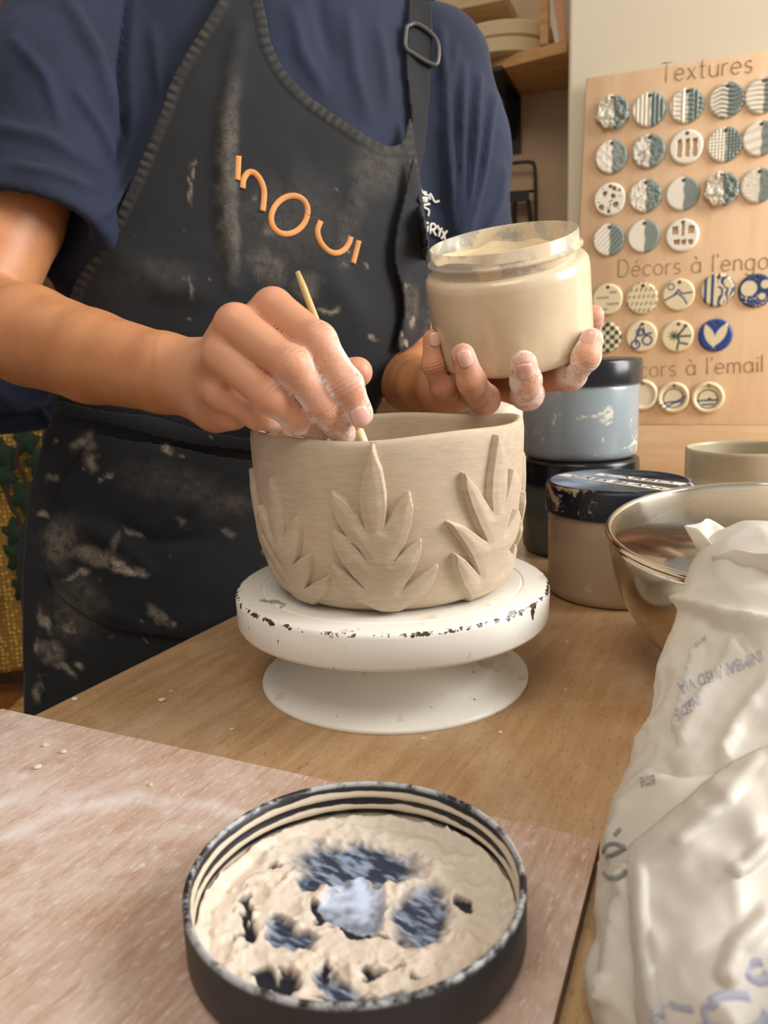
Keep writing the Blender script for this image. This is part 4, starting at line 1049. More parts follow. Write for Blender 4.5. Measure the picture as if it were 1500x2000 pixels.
# head, neck and hidden trunk (coarser)
NB = np.array([_tab[-1, 0], _tab[-1, 1], _zz[-1]]); HC = NB + FRN * 0.075 + ZV * 0.165 + LAT * 0.02
HB = np.stack([LAT, FRN, ZV], 1)
def trunk(P):
    d = torso(P, -0.014)
    d = smin(d, chain(P, [(SHR, .052), (at(60, 250, .71), .048)], .02), .03); d = smin(d, chain(P, [(SHL, .052), (at(860, 220, .875), .047)], .02), .03)
    d = smin(d, sd_cap(P, NB - ZV * .05, HC - ZV * .07 - FRN * .02, .058, .052), .03)
    h = sd_ell(P, HC + ZV * .02, (.076, .094, .100), HB); h = smin(h, sd_ell(P, HC - ZV * .055 + FRN * .025, (.056, .066, .062), HB), .03)
    h = smin(h, sd_cap(P, HC + FRN * .092 + ZV * .012, HC + FRN * .108 - ZV * .026, .007, .012), .012)            # nose
    h = smin(h, sd_cap(P, HC + FRN * .088 - ZV * .060 - LAT * .016, HC + FRN * .088 - ZV * .060 + LAT * .016, .007, .007), .006)   # lips
    for s in (-1, 1):
        h = smin(h, sd_ell(P, HC + LAT * s * .078 - ZV * .01, (.010, .018, .030), HB), .006)
        h = smax(h, -(np.sqrt(((P - (HC + FRN * .098 + LAT * s * .033 + ZV * .012)) ** 2).sum(-1)) - .013), .012)
        h = smin(h, np.sqrt(((P - (HC + FRN * .079 + LAT * s * .033 + ZV * .012)) ** 2).sum(-1)) - .0125, .003)
    d = smin(d, h, .02)
    return smax(d, at(300, 800, .84)[2] - P[..., 2], .01)
VT, QT = surface_nets(trunk, np.minimum(SHR, SHL) - (.16, .2, .62), np.maximum(SHR, SHL) + (.16, .16, .50), .006)
PO = np.array([*np.array([_tab[0, 0], _tab[0, 1]]), 0.0])
person = empty('person', PO, 'person in navy t-shirt and clay-stained black apron holding a brush and a jar', 'person')
# dust on the fingers: dried slip along their sides and tips
def finger_dust(V, fingers, amt):
    out = np.zeros(len(V)); best = np.full(len(V), 1e9)
    for nm, pts in fingers.items():
        for i, ((a, ra), (b, rb)) in enumerate(zip(pts[:-1], pts[1:])):
            ab = b - a; t_ = np.clip(((V - a) @ ab) / (ab @ ab), 0, 1); dv = V - a - t_[:, None] * ab; d = np.sqrt((dv ** 2).sum(1))
            m = (d < best) & (d < (ra + t_ * (rb - ra)) * 1.6); best[m] = d[m]
            s = (i + t_) / (len(pts) - 1)
            vd = ray(750, 900); vd = vd / np.linalg.norm(vd)
            side = np.clip(1 - abs((dv @ -vd)) / (d + 1e-6), 0, 1)
            w = smooth(.22, .5, s) * (0.16 + 1.0 * smooth(.20, .62, side)) + 0.30 * smooth(.8, .95, s)
            out[m] = (w * amt.get(nm, .5))[m]
    return np.clip(out, 0, 1)
dR = finger_dust(VR, RF, {'index': 1.0, 'middle': 1.0, 'ring': .9, 'little': .5, 'thumb': .1})
dL = finger_dust(VL, LF, {'little': .2, 'ring': .3, 'middle': .9, 'index': .9, 'thumb': .4})
def finger_red(V, fingers):
    out = np.zeros(len(V))
    for nm, pts in fingers.items():
        for i, (p, r) in enumerate(pts):
            out = np.maximum(out, (0.75 if i < 3 else 1.0) * np.exp(-((V - p) ** 2).sum(1) / (2 * (r * 1.15) ** 2)))
    return out
rR, rL = finger_red(VR, RF), finger_red(VL, LF)
def creases(V, fingers):
    jd = np.zeros(len(V)); jw = np.zeros(len(V))
    for nm, pts in fingers.items():
        for i in (1, 2):
            ax = pts[i + 1][0] - pts[i - 1][0]; ax = ax / np.linalg.norm(ax); v = V - pts[i][0]; a = v @ ax; d = np.sqrt((v ** 2).sum(1))
            w = np.exp(-(a / .0042) ** 2) * (d < pts[i][1] * 1.45); m = w > jw; jw[m] = w[m]; jd[m] = a[m]
    return jd, jw
jR, jL = creases(VR, RF), creases(VL, LF)
t = NT('skin')
n1 = t.noise(35, 5, 0.6); n2 = t.noise(420, 3, 0.6)
sk = t.mix(t.step(n1, 0.3, 0.7), '#B97B50', '#C68A5E')
sk = t.mix(t.math('MULTIPLY', t.attr('hand'), 0.85), sk, '#D69E7C')
sk = t.mix(t.math('MULTIPLY', t.attr('red'), 0.55), sk, '#C97E62')
dst = t.math('MULTIPLY', t.attr('dust'), t.step(t.math('ADD', t.math('MULTIPLY', t.noise(130, 5, 0.7), 0.6), t.math('MULTIPLY', t.noise(600, 3, .7), 0.4)), 0.38, 0.56))
sk = t.mix(t.math('MULTIPLY', dst, 0.95), sk, '#EADFDA')
m_skin = t.set(sk, t.math('ADD', t.math('MULTIPLY', dst, 0.3), 0.45), 0, t.bump(t.math('ADD', t.math('ADD', n2, t.math('MULTIPLY', dst, 1.5)), t.math('MULTIPLY', t.attr('jw'), t.math('MULTIPLY', t.math('SINE', t.math('ADD', t.math('MULTIPLY', t.attr('jd'), 2300.0), t.math('MULTIPLY', n1, 9.0))), 1.6))), 0.22, 0.0005), Subsurface_Weight=0.12, Subsurface_Scale=0.004)
m_skin.node_tree.nodes['Principled BSDF'].inputs['Subsurface Radius'].default_value = (1.0, 0.35, 0.2)
hR = smooth(.115, .06, np.linalg.norm(VR - at(520, 700, .47), axis=1)); hL = smooth(.13, .07, np.linalg.norm(VL - at(990, 720, .61), axis=1))
Vb = np.concatenate([VR, VL, VT]); Qb = np.concatenate([QR, QL + len(VR), QT + len(VR) + len(VL)])
z0 = np.zeros(len(VT))
body = mesh_obj('body', Vb, Qb, m_skin, person, True, attrs={'jd': np.concatenate([jR[0], jL[0], z0]), 'jw': np.concatenate([jR[1], jL[1], z0]), 'dust': np.concatenate([dR, dL, z0]), 'red': np.concatenate([rR, rL, z0]), 'hand': np.concatenate([hR, hL, z0])})
# fingernails
m_nail = plain('fingernail', '#E6B7A6', 0.30, 0.05, 200, Coat_Weight=0.3)
def nail(fingers, nm, w=0.0052, l=0.0062, side=0.0, back=0.10):
    (a, ra), (b, rb) = fingers[nm][2], fingers[nm][3]
    ax = (b - a) / np.linalg.norm(b - a); vw = CAM - b; vw = vw / np.linalg.norm(vw)
    nrm = vw - ax * (vw @ ax); nrm /= np.linalg.norm(nrm); sd = np.cross(nrm, ax)
    if side: nrm = nrm * cos(side) + sd * sin(side); sd = np.cross(nrm, ax)
    c = b - ax * (l * back); R = rb * 1.03
    nu, nv = 11, 11; V = []; F = []
    for i in range(nu):
        for j in range(nv):
            u = -1 + 2 * i / (nu - 1); v = -1 + 2 * j / (nv - 1)
            # rounded-square outline
            uu = u * sqrt(1 - v * v * 0.30); vv = v * sqrt(1 - u * u * 0.42)
            an = uu * w / R
            up = R * cos(an) + 0.0004 * (1 - (u * u + v * v) / 2) - 0.0014 * max(0, v - 0.2) ** 2 - 0.0004 * (abs(u) > .99 or abs(v) > .99)
            V.append(c + sd * (R * sin(an)) + nrm * up + ax * (vv * l))
    for i in range(nu - 1):
        for j in range(nv - 1): F.append((i * nv + j, (i + 1) * nv + j, (i + 1) * nv + j + 1, i * nv + j + 1))
    o = mesh_obj('fingernail', np.array(V), F, m_nail, body)
    s = o.modifiers.new('thickness', 'SOLIDIFY'); s.thickness = 0.0006; s.offset = -1
nail(RF, 'index', .0058, .0062)
nail(LF, 'little', .0046, .0056, -0.25); nail(LF, 'ring', .0056, .0064, -0.1); nail(LF, 'middle', .0060, .0066, 0, -.05); nail(LF, 'index', .0056, .0062, 0.25); nail(LF, 'thumb', .0055, .006, 0.9)
# hair (out of frame)
m_hair = plain('brown_hair', '#3A261A', 0.6, 0.2, 120)
def hair(P):
    h = sd_ell(P, HC + ZV * .032 - FRN * .012, (.088, .104, .106), HB)
    h = smin(h, sd_cap(P, HC - FRN * .10 + ZV * .03, HC - FRN * .13 - ZV * .05, .035, .022), .03)
    return smax(h, -sd_ell(P, HC - ZV * .06 + FRN * .10, (.085, .09, .125), HB), .01)
VH, QH = surface_nets(hair, HC - .2, HC + .2, .006); mesh_obj('hair', VH, QH, m_hair, person)

# --- t-shirt -------------------------------------------------------------
SR_end = at(72, 452, .685); SL_end = at(900, 545, .885)
def shirt_fn(P):
    d = torso(P, 0.0)
    s = chain(P, [(SHR, .063), (at(112, 200, .715), .0605), (SR_end, .0590)], .03)
    nR = (SR_end - SHR) / np.linalg.norm(SR_end - SHR)
    cut = (P - SR_end) @ nR
    s = smax(s, cut, .003); s = smax(s, -sd_cap(P, SR_end - nR * .030, SR_end + nR * .06, .0490, .0515), .003)
    d = smin(d, s, .030)
    s2 = chain(P, [(SHL, .057), (at(878, 300, .868), .0600), (SL_end, .0590)], .03)
    nL = (SL_end - SHL) / np.linalg.norm(SL_end - SHL); s2 = smax(s2, (P - SL_end) @ nL, .003); s2 = smax(s2, -sd_cap(P, SL_end - nL * .030, SL_end + nL * .06, .0490, .0515), .003)
    d = smin(d, s2, .030)
    d = smin(d, sd_cap(P, at(-30, 760, .90), at(95, 775, .86), .055, .035), .03)          # loose hem bunched at the back
    # openings of the sleeves and the neck
    d = smax(d, -sd_cap(P, NB - ZV * .035, NB + ZV * .1, .058, .062), .004)
    return smax(d, HEM - P[..., 2], .006)
HEM = at(60, 862, .84)[2]
lo = np.minimum(np.minimum(SR_end, SL_end), [*(NB[:2] - .24), HEM]) - (.10, .10, .02); lo[2] = HEM - .02
hi = np.maximum(np.maximum(SHR, SHL), NB) + (.14, .16, .06)
VS, QS = surface_nets(shirt_fn, lo, hi, .0036)
VS = relax(VS, QS, 3, .5)
ps = to_px(VS); NS = normals(VS, QS)
front = smooth(-.15, .3, -(NS @ FW))
disp = np.zeros(len(VS))
FOLDS = [([(862, 60), (872, 200), (884, 350), (893, 470)], 9, .0035), ([(905, 130), (902, 260), (900, 400), (898, 500)], 8, .0040), ([(935, 150), (930, 260), (915, 400), (902, 490)], 8, .0045), ([(965, 190), (945, 320), (925, 420), (905, 520)], 7, .0045), ([(985, 330), (975, 400), (945, 470)], 8, .003), ([(868, 250), (880, 400), (890, 480)], 6, .003), ([(890, 90), (880, 180)], 10, .002),
 ([(30, 80), (90, 150), (120, 250)], 12, .0030), ([(130, 0), (190, 110), (222, 220)], 14, .0045), ([(0, 250), (90, 270), (190, 330)], 14, .0035), ([(40, 330), (120, 345), (190, 370)], 10, .003), ([(150, 180), (200, 260), (228, 330)], 9, .003), ([(245, 0), (238, 120), (246, 260), (228, 330)], 8, -.007), ([(300, 60), (320, 200), (290, 330)], 12, .003), ([(200, 420), (270, 340), (330, 230)], 9, .004),
 ([(570, 20), (590, 110), (640, 190)], 14, .003), ([(680, 30), (690, 140), (720, 230)], 14, .003), ([(740, 60), (760, 200)], 12, .003), ([(620, 0), (650, 120)], 16, -.003), ([(-10, 760), (60, 800), (110, 790)], 10, .006), ([(0, 820), (70, 815), (110, 840)], 8, -.005)]
for ln, w, a in FOLDS:
    d, tt = line_dist(ps, ln); disp += 1.7 * a * np.exp(-(d / w) ** 2) * np.sin(pi * np.clip(.08 + .9 * tt, 0, 1)) ** .6
disp += 0.004 * (fbm(VS, 26, 3, 3) - .5)
# sleeve hem: a stitched band
nR = (SR_end - SHR) / np.linalg.norm(SR_end - SHR); ca = (VS - SR_end) @ nR
isR = np.linalg.norm(VS - SR_end, axis=1) < .10
disp += np.where(isR, 0.0014 * smooth(-.026, -.020, ca), 0)
VS = VS + NS * (disp * front)[:, None]
t = NT('navy_jersey')
wv = t.noise(900, 2, 0.5); nb = t.noise(12, 4)
m_shirt = t.set(t.mix(t.step(nb, 0.3, 0.7), '#171E32', '#1C253E'), 0.88, 0, t.bump(wv, 0.12, 0.0004), Sheen_Weight=0.14, Sheen_Roughness=0.4)
m_shirt.node_tree.nodes['Principled BSDF'].inputs['Sheen Tint'].default_value = (0.5, 0.62, 0.95, 1)
shirt = mesh_obj('t_shirt', VS, QS, m_shirt, person)
bv_shirt = bvh_of(VS, QS)
# printed emblem and letters on the chest
m_print = plain('white_print', '#E6E2DA', 0.6, 0.04, 60)
def strokes_on(bvh, paths, scale, off, width, lift, flat=0.45, n=7):
    out = []
    for pth in paths:
        q = catmull([(off[0] + x / scale, off[1] + y / scale) for x, y in pth], 6) if len(pth) > 2 else np.linspace((off[0] + pth[0][0] / scale, off[1] + pth[0][1] / scale), (off[0] + pth[1][0] / scale, off[1] + pth[1][1] / scale), 5)
        W = [hit(bvh, x, y, lift) for x, y in q]; W = [w for w in W if w is not None]
        if len(W) > 1: out.append(ribbon(np.array(W), width))
    return join(*out)
def ribbon(W, wid, thick=0.0008):
    t_ = np.gradient(W, axis=0); t_ /= np.linalg.norm(t_, axis=1)[:, None] + 1e-9
    vd = (CAM - W); vd /= np.linalg.norm(vd, axis=1)[:, None]
    s = np.cross(vd, t_); s /= np.linalg.norm(s, axis=1)[:, None]
    prof = [(-1, 0), (-.75, .75), (0, 1), (.75, .75), (1, 0), (.6, -1), (-.6, -1)]
    n = len(prof); V = []; F = []
    for i in range(len(W)):
        for u, w in prof: V.append(W[i] + s[i] * u * wid + vd[i] * w * thick)
    for i in range(len(W) - 1):
        for j in range(n): F.append((i * n + j, i * n + (j + 1) % n, (i + 1) * n + (j + 1) % n, (i + 1) * n + j))
    F.append(tuple(range(n - 1, -1, -1))); F.append(tuple((len(W) - 1) * n + j for j in range(n)))
    return np.array(V), F
emb = [[(440, 400), (470, 470), (520, 530), (590, 545)], [(500, 480), (570, 500)], [(610, 530), (640, 650)], [(640, 510), (690, 600), (740, 690), (840, 670)], [(430, 600), (600, 610)], [(430, 660), (470, 700)], [(480, 630), (490, 710)], [(530, 630), (530, 705)], [(575, 630), (565, 700)], [(430, 770), (540, 750), (645, 728)], [(450, 770), (560, 830), (615, 870), (600, 990)]]
mesh_obj('chest_emblem', *strokes_on(bv_shirt, emb, 10.71, (780, 330), .0011, .0022), m_print, shirt)
lett = [[(560, 1130), (612, 1138)], [(592, 1190), (570, 1330)], [(655, 1150), (638, 1365)], [(655, 1150), (720, 1155), (755, 1210), (735, 1260), (670, 1275)], [(690, 1275), (765, 1400)], [(790, 1180), (835, 1290)], [(895, 1235), (850, 1300), (820, 1420)], [(1000, 1290), (940, 1370), (870, 1465)], [(900, 1300), (930, 1380), (950, 1475)]]
mesh_obj('chest_lettering', *strokes_on(bv_shirt, lett, 10.71, (780, 330), .0012, .0022), m_print, shirt)

# --- trousers and shoes --------------------------------------------------
m_trs = plain('dark_trousers', '#1D2330', 0.85, 0.15, 30)
HP = np.array([_tab[12, 0], _tab[12, 1], 0]); wz = at(300, 860, .85)[2]
def trousers(P):
    d = smax(torso(P, -0.032), P[..., 2] - wz, .01); d = smax(d, 0.72 - P[..., 2], .02)
    for s in (-1, 1): d = smin(d, chain(P, [(HP + LAT * s * .075 + ZV * .78, .068), (HP + LAT * s * .085 + ZV * .45, .064), (HP + LAT * s * .10 + ZV * .05, .060)], .03), .05)
    return smax(d, 0.04 - P[..., 2], .004)
VP, QP = surface_nets(trousers, HP + (-.34, -.26, .0), HP + (.34, .26, 1.0), .011); mesh_obj('trousers', VP, QP, m_trs, person)
m_shoe = plain('dark_shoe', '#15151A', 0.6, 0.1, 40)
for s in (-1, 1):
    c = HP + LAT * s * .11
    VX, QX = surface_nets(lambda P: smax(smin(sd_ell(P, c + FRN * .06 + ZV * .02, (.048, .135, .055), HB), sd_cap(P, c + ZV * .03, c + ZV * .10, .055, .052), .03), -P[..., 2] + 0.001, .003), c + (-.22, -.22, -.02), c + (.22, .22, .17), .009)
    mesh_obj('shoe', VX, QX, m_shoe, person)
# --- apron ---------------------------------------------------------------
def trace(pts, grow):
    """march the rays through pixels to the clothed trunk; grazing rays stop at their closest approach"""
    D = np.array([ray(x, y) for x, y in pts]); D /= np.linalg.norm(D, axis=1)[:, None]
    s = np.full(len(pts), .45); best = np.full(len(pts), 1e9); bs = s.copy(); done = np.zeros(len(pts), bool)
    for _ in range(90):
        P = CAM + D * s[:, None]; d = torso(P, grow); m = (d < best) & ~done; best[m] = d[m]; bs[m] = s[m]
        done |= d < .0004; s = np.where(done, s, s + np.clip(d, .0004, .05) * .7)
        if (s > 1.5).all(): break
    return CAM + D * bs[:, None], D
AP_OUT = [(428, 0), (344, 140), (312, 224), (256, 360), (196, 480), (146, 560), (122, 680), (108, 790), (84, 870), (62, 950), (50, 1050), (46, 1150), (48, 1400), (52, 1700), (400, 1700), (505, 1150), (600, 1000), (705, 900), (735, 800), (748, 768), (800, 735), (836, 692), (838, 500), (830, 430), (818, 340), (803, 240), (797, 232), (787, 272), (772, 284), (752, 284), (720, 268), (680, 243), (640, 216), (600, 186), (570, 156), (545, 120), (528, 80), (521, 40), (514, 0), (518, -60), (470, -70)]
apx = catmull(AP_OUT + AP_OUT[:1], 4)[:-1]
P2, AQ, ad, aarc = grid_sheet(apx, 4.5)
W0, AD = trace(P2, .0085)
lift = np.zeros(len(P2))
hem = (np.clip(-ad, 0, 60))
noS = smooth(740, 700, P2[:, 1]) + smooth(60, 100, P2[:, 0]) * 0
isside = (P2[:, 1] < 760)
lift += isside * (0.0016 * smooth(24, 20, hem) + 0.0011 * smooth(22, 8, hem) * np.sin(aarc * .36 + 1.5 * np.sin(aarc * .05)) - 0.0012 * np.exp(-((hem - 23) / 2.5) ** 2))
AF = [([(465, 60), (440, 250), (440, 420), (455, 560)], 16, .006), ([(700, 290), (690, 380), (700, 440)], 20, .003), ([(560, 300), (600, 420)], 26, .002), ([(650, 540), (720, 640)], 30, .003), ([(230, 500), (330, 560), (420, 580)], 30, .004),
      ([(90, 900), (75, 1050), (95, 1180), (70, 1380)], 10, .006), ([(120, 960), (130, 1060), (100, 1150)], 8, -.004), ([(150, 1020), (230, 1060), (300, 1120)], 14, .005), ([(210, 1005), (300, 1060), (420, 1050)], 14, -.004), ([(70, 1180), (110, 1280), (150, 1380)], 9, .005), ([(60, 1240), (85, 1330), (100, 1400)], 8, -.005), ([(400, 970), (330, 1010), (280, 1040)], 14, .004), ([(140, 1130), (180, 1180), (300, 1240)], 12, .003)]
for ln, w, a in AF:
    d, tt = line_dist(P2, ln); lift += a * np.exp(-(d / w) ** 2) * np.sin(pi * np.clip(.1 + .85 * tt, 0, 1)) ** .6
lift += 0.0035 * (fbm(W0, 22, 77, 3) - .5)
AV = W0 - AD * lift[:, None]
AV = relax(AV, AQ, 2, .4)
# clay smears on the cloth, each with its own place and shape
def smears(pp, lst, P3d, seed=0):
    out = np.zeros(len(pp)); wx = np.stack([fbm(P3d, 90, 5 + seed, 3) - .5, fbm(P3d, 90, 25 + seed, 3) - .5], 1) * 30; q = pp + wx
    for (x, y, rx, ry, a, s) in lst:
        a = radians(a); u = (q[:, 0] - x) * cos(a) + (q[:, 1] - y) * sin(a); w = -(q[:, 0] - x) * sin(a) + (q[:, 1] - y) * cos(a)
        out = np.maximum(out, s * smooth(1.25, .35, np.sqrt((u / rx) ** 2 + (w / ry) ** 2)))
    return out
SME = [(250, 1108, 46, 12, 12, .95), (165, 865, 30, 16, -35, .55), (180, 900, 18, 20, 10, .6), (328, 880, 14, 10, 30, .95), (110, 862, 6, 5, 0, .9), (88, 1008, 16, 8, 10, .7), (105, 930, 12, 9, 0, .55), (360, 890, 6, 4, 0, .7), (198, 935, 7, 5, 0, .8), (215, 925, 10, 4, 10, .6), (152, 1122, 26, 7, -18, .7), (120, 1060, 40, 55, 20, .30), (190, 1085, 70, 20, 14, .42), (310, 1200, 34, 9, 35, .40), (340, 1217, 8, 4, 0, .6), (265, 1035, 22, 6, 25, .5), (225, 1060, 7, 22, 10, .35),
       (90, 1210, 8, 30, -20, .5), (75, 1265, 7, 16, -20, .65), (130, 1305, 30, 8, 35, .55), (155, 1297, 12, 6, 20, .65), (80, 1350, 8, 28, 0, .55), (100, 1270, 28, 20, 30, .35), (140, 1225, 10, 16, -30, .45), (352, 1018, 12, 4, 20, .5), (450, 1035, 14, 8, 20, .35), (150, 1190, 60, 70, 0, .15), (330, 940, 120, 40, 10, .10), (445, 985, 60, 30, 0, .12),
       (372, 370, 4, 46, 2, .42), (380, 335, 3, 16, -5, .6), (369, 560, 3, 26, 2, .4), (445, 330, 22, 190, 2, .17), (455, 440, 14, 120, 0, .16), (520, 520, 50, 40, 40, .16), (640, 605, 24, 7, -10, .5), (680, 450, 25, 90, 10, .10), (560, 430, 120, 100, 0, .06), (500, 395, 6, 8, 0, .4), (530, 450, 14, 26, 30, .22), (708, 525, 5, 7, 0, .6), (720, 662, 10, 5, 0, .55), (560, 590, 14, 4, 40, .4), (735, 330, 60, 60, 0, .10), (300, 540, 90, 40, 0, .05), (600, 560, 30, 30, 0, .15), (500, 800, 40, 20, 0, .1)]
rng_ = random.Random(5)
for _ in range(60): SME.append((rng_.uniform(80, 780), rng_.uniform(300, 1300), rng_.uniform(1.6, 4.2), rng_.uniform(1.6, 3.6), rng_.uniform(0, 90), rng_.uniform(.3, .8)))
du = smears(P2, SME, AV)
du = np.maximum(du, isside * .10 * smooth(26, 10, hem) * (0.5 + 0.5 * np.sin(aarc * .36)))
t = NT('black_canvas')
tw_ = t.noise(700, 2, .5, t.co((1, 1, 1), (0.6, 0.3, 0.8))); fade = t.noise(9, 5, .6, None, .4)
c = t.mix(t.step(fade, .35, .75), '#0A0D12', '#15191F')
dm = t.math('MULTIPLY', t.attr('dust'), t.step(t.math('ADD', t.math('MULTIPLY', t.noise(110, 6, .75), .7), t.math('MULTIPLY', tw_, .3)), .34, .60, .10, 1.0))
c = t.mix(dm, c, '#B9AA93')
m_apron = t.set(c, .82, 0, t.bump(tw_, .16, .0005), Sheen_Weight=.05)
apron = mesh_obj('apron', AV, AQ, m_apron, person, attrs={'dust': np.clip(du, 0, 1)})
s = apron.modifiers.new('thickness', 'SOLIDIFY'); s.thickness = .0016; s.offset = -1
bv_apron = bvh_of(AV, AQ)
def patch(name, poly, step, off, bvh, seam=True, puff=0.0, dep=.80, mat=None, smear=()):
    q2, qq, dd, ar = grid_sheet(catmull(list(poly) + [poly[0]], 4)[:-1], step)
    W = []
    for (x, y) in q2:
        w = hit(bvh, x, y, off); W.append(w if w is not None else at(x, y, dep))
    W = np.array(W); vd = CAM - W; vd /= np.linalg.norm(vd, axis=1)[:, None]
    e = -dd
    l = puff * smooth(0, 40, e) + (0.0008 * smooth(2, 6, e) - .0009 * np.exp(-((e - 7) / 2) ** 2) if seam else 0) + .0015 * (fbm(W, 40, 9, 2) - .5)
    W = relax(W + vd * l[:, None], qq, 3, .5)
    o = mesh_obj(name, W, qq, mat or m_apron, apron, attrs={'dust': np.clip(smears(q2, list(smear) + SME, W), 0, 1)})
    s = o.modifiers.new('thickness', 'SOLIDIFY'); s.thickness = .0022; s.offset = -1
    return o, W, qq
POCK = [(190, 846), (250, 858), (330, 868), (420, 888), (500, 898), (560, 900), (560, 1230), (430, 1252), (340, 1245), (230, 1228), (150, 1190), (90, 1125), (98, 1050), (118, 960), (150, 900)]
patch('pocket', POCK, 5, .0035, bv_apron, True, .002)
patch('waist_tie', [(108, 778), (200, 800), (300, 812), (400, 840), (500, 856), (620, 862), (620, 905), (500, 884), (400, 872), (300, 852), (200, 826), (108, 812)], 5, .0050, bv_apron, True, .001)
# shoulder strap with buckle, and its loose tail
bv_both = bv_shirt
m_strapw = m_apron
STRAP = [(795, -80), (797, 0), (792, 60), (790, 130), (797, 200), (800, 240), (804, 300), (812, 360), (818, 345), (830, 290), (838, 200), (844, 110), (846, 40), (848, -20), (850, -80)]
patch('shoulder_strap', STRAP, 5, .0065, bv_both, True, 0)
TAIL = [(806, 300), (796, 340), (786, 390), (774, 440), (768, 490), (772, 530), (782, 565), (786, 610), (778, 650), (773, 680), (786, 686), (812, 668), (826, 640), (832, 580), (836, 510), (838, 470), (830, 430), (820, 370)]
patch('strap_tail', TAIL, 4.5, .012, bv_apron, True, .001, .74, None, [(795, 557, 7, 4, 20, .95), (800, 630, 5, 12, 15, .95), (778, 655, 5, 10, 5, .95), (790, 672, 6, 8, 0, .9), (800, 600, 20, 60, 0, .15)])
m_buck = plain('buckle_plastic', '#4E4C4C', .32, .08, 60)
bk = [(794, 52), (812, 48), (838, 62), (856, 82), (857, 112), (850, 127), (832, 122), (806, 104), (793, 90)]
bw = [hit(bv_shirt, x, y, .012, .75) for x, y in catmull(bk + bk[:1], 5)[:-1]]
bw = np.array(bw); cb = bw.mean(0); nb_ = np.linalg.svd(bw - cb)[2][2]; bw = bw - np.outer((bw - cb) @ nb_, nb_) * .7
mesh_obj('buckle', *tube(bw, .0022, 8, True), m_buck, apron)
# lettering of the bib
m_logo = plain('orange_print', '#DE9A5C', .7, .06, 80)
O_ = [(335 + 94 * cos(a) * 1.0 - 18 * sin(a), 1125 + 100 * sin(a)) for a in np.linspace(0, 2 * pi, 25)]
LOGO = [[(69, 815), (66, 880), (63, 942)], [(90, 985), (95, 940), (118, 905), (150, 905), (182, 940), (201, 990), (202, 1040), (195, 1105)], O_, [(500, 1155), (482, 1205), (495, 1262), (535, 1310), (580, 1325), (620, 1308), (645, 1275), (657, 1238)], [(698, 1258), (683, 1320), (668, 1378)]]
parts = strokes_on(bv_apron, LOGO, 2.679, (440, 0), .0026, .0026)
mesh_obj('bib_lettering', *parts, m_logo, apron)

# ------------------------------------------------------------------ wooden tool in the right hand
b0, b1 = at(581, 531, .495), at(712, 872, .490)
bd = (b1 - b0) / np.linalg.norm(b1 - b0); b1 = b1 + bd * .035
t = NT('tool_wood'); g = t.noise(40, 4, .6, t.co((8, 8, 1)))
m_stick = t.set(t.mix(g, '#B99A5E', '#D8C184'), .45)
tl = empty('brush', b1, 'thin yellowish wooden brush handle held in the dusty hand above the pot', 'brush')
pth = np.array([b0 + (b1 - b0) * s for s in np.linspace(0, .88, 14)])
mesh_obj('handle', *tube(pth, [.0016] + [.0022 + .0006 * s for s in np.linspace(0, 1, 13)], 12), m_stick, tl)
m_fer = plain('pale_ferrule', '#EDE3B6', .4, .05, 60)
pth = np.array([b0 + (b1 - b0) * s for s in np.linspace(.70, .90, 6)]); mesh_obj('ferrule', *tube(pth, .0033, 12), m_fer, tl)
m_bri = plain('bristles', '#6A4A30', .7, .15, 200)
pth = np.array([b0 + (b1 - b0) * s for s in np.linspace(.89, 1.0, 6)]); mesh_obj('bristles', *tube(pth, [.0030, .0033, .0034, .003, .002, .0006], 10), m_bri, tl)

# ------------------------------------------------------------------ jar held in the left hand
hj = empty('open_jar', jbase, 'open plastic jar of cream slip held tilted in the left hand', 'jar')
t = NT('cream_jar_body'); nn = t.noise(26, 5, .6)
drop = t.step(t.noise(48, 4, .6, t.co((1, 1, .6), (0, 0, 0), (.3, 2.1, .4))), .715, .74)
c = t.mix(t.step(nn, .35, .7), '#D6C3A4', '#DFCDB0'); c = t.mix(drop, c, '#EFE3CC')
m_jarb = t.set(c, .28, 0, t.bump(drop, .3, .0008), Coat_Weight=.5, Coat_Roughness=.12)
jp = [(.001, 0), (.054, 0), (.0590, .0015), (.0618, .0055), (.0626, .012), (.0630, .064), (.0624, .0690), (.0600, .0725), (.0560, .0735), (.001, .0735)]
sharp(mesh_obj('jar_body', *lathe(jp, 120, jbase, jn), m_jarb, hj), 60)
t = NT('clear_plastic'); sl = t.noise(40, 5, .6); slm = t.step(sl, .44, .56)
tr = t.node('ShaderNodeBsdfTransparent'); mx = t.node('ShaderNodeMixShader')
t.set(t.mix(slm, '#E9E2D2', '#E3D1B2'), .12, 0)
t.put(mx.inputs[0], t.math('ADD', t.math('MULTIPLY', slm, .50), .35)); t.t.links.new(tr.outputs[0], mx.inputs[1]); t.t.links.new(t.b.outputs[0], mx.inputs[2]); t.t.links.new(mx.outputs[0], t.out.inputs[0]); m_clear = t.m
npf = [(.0560, .0725), (.0562, .0780), (.0575, .0795), (.0588, .0800), (.0588, .0812), (.0570, .0822), (.0563, .0830), (.0563, JH - .0008), (.0558, JH), (.0552, JH), (.0547, JH - .0008), (.0546, .0725)]
sharp(mesh_obj('neck', *lathe(npf, 120, jbase, jn, None, True), m_clear, hj), 60)
nr, na = 40, 120; rg, ag = np.meshgrid(np.linspace(.02, 1, nr) * .0544, np.arange(na) * 2 * pi / na, indexing='ij')
Bj = frame_from(jn); q3 = np.stack([rg * np.cos(ag), rg * np.sin(ag), rg * 0], -1).reshape(-1, 3)
dn_ = (q3 @ np.linalg.inv(Bj).T if False else q3)
down = (Bj.T @ np.array([0, 0, -1.0])); down = down[:2] / (np.linalg.norm(down[:2]) + 1e-9)
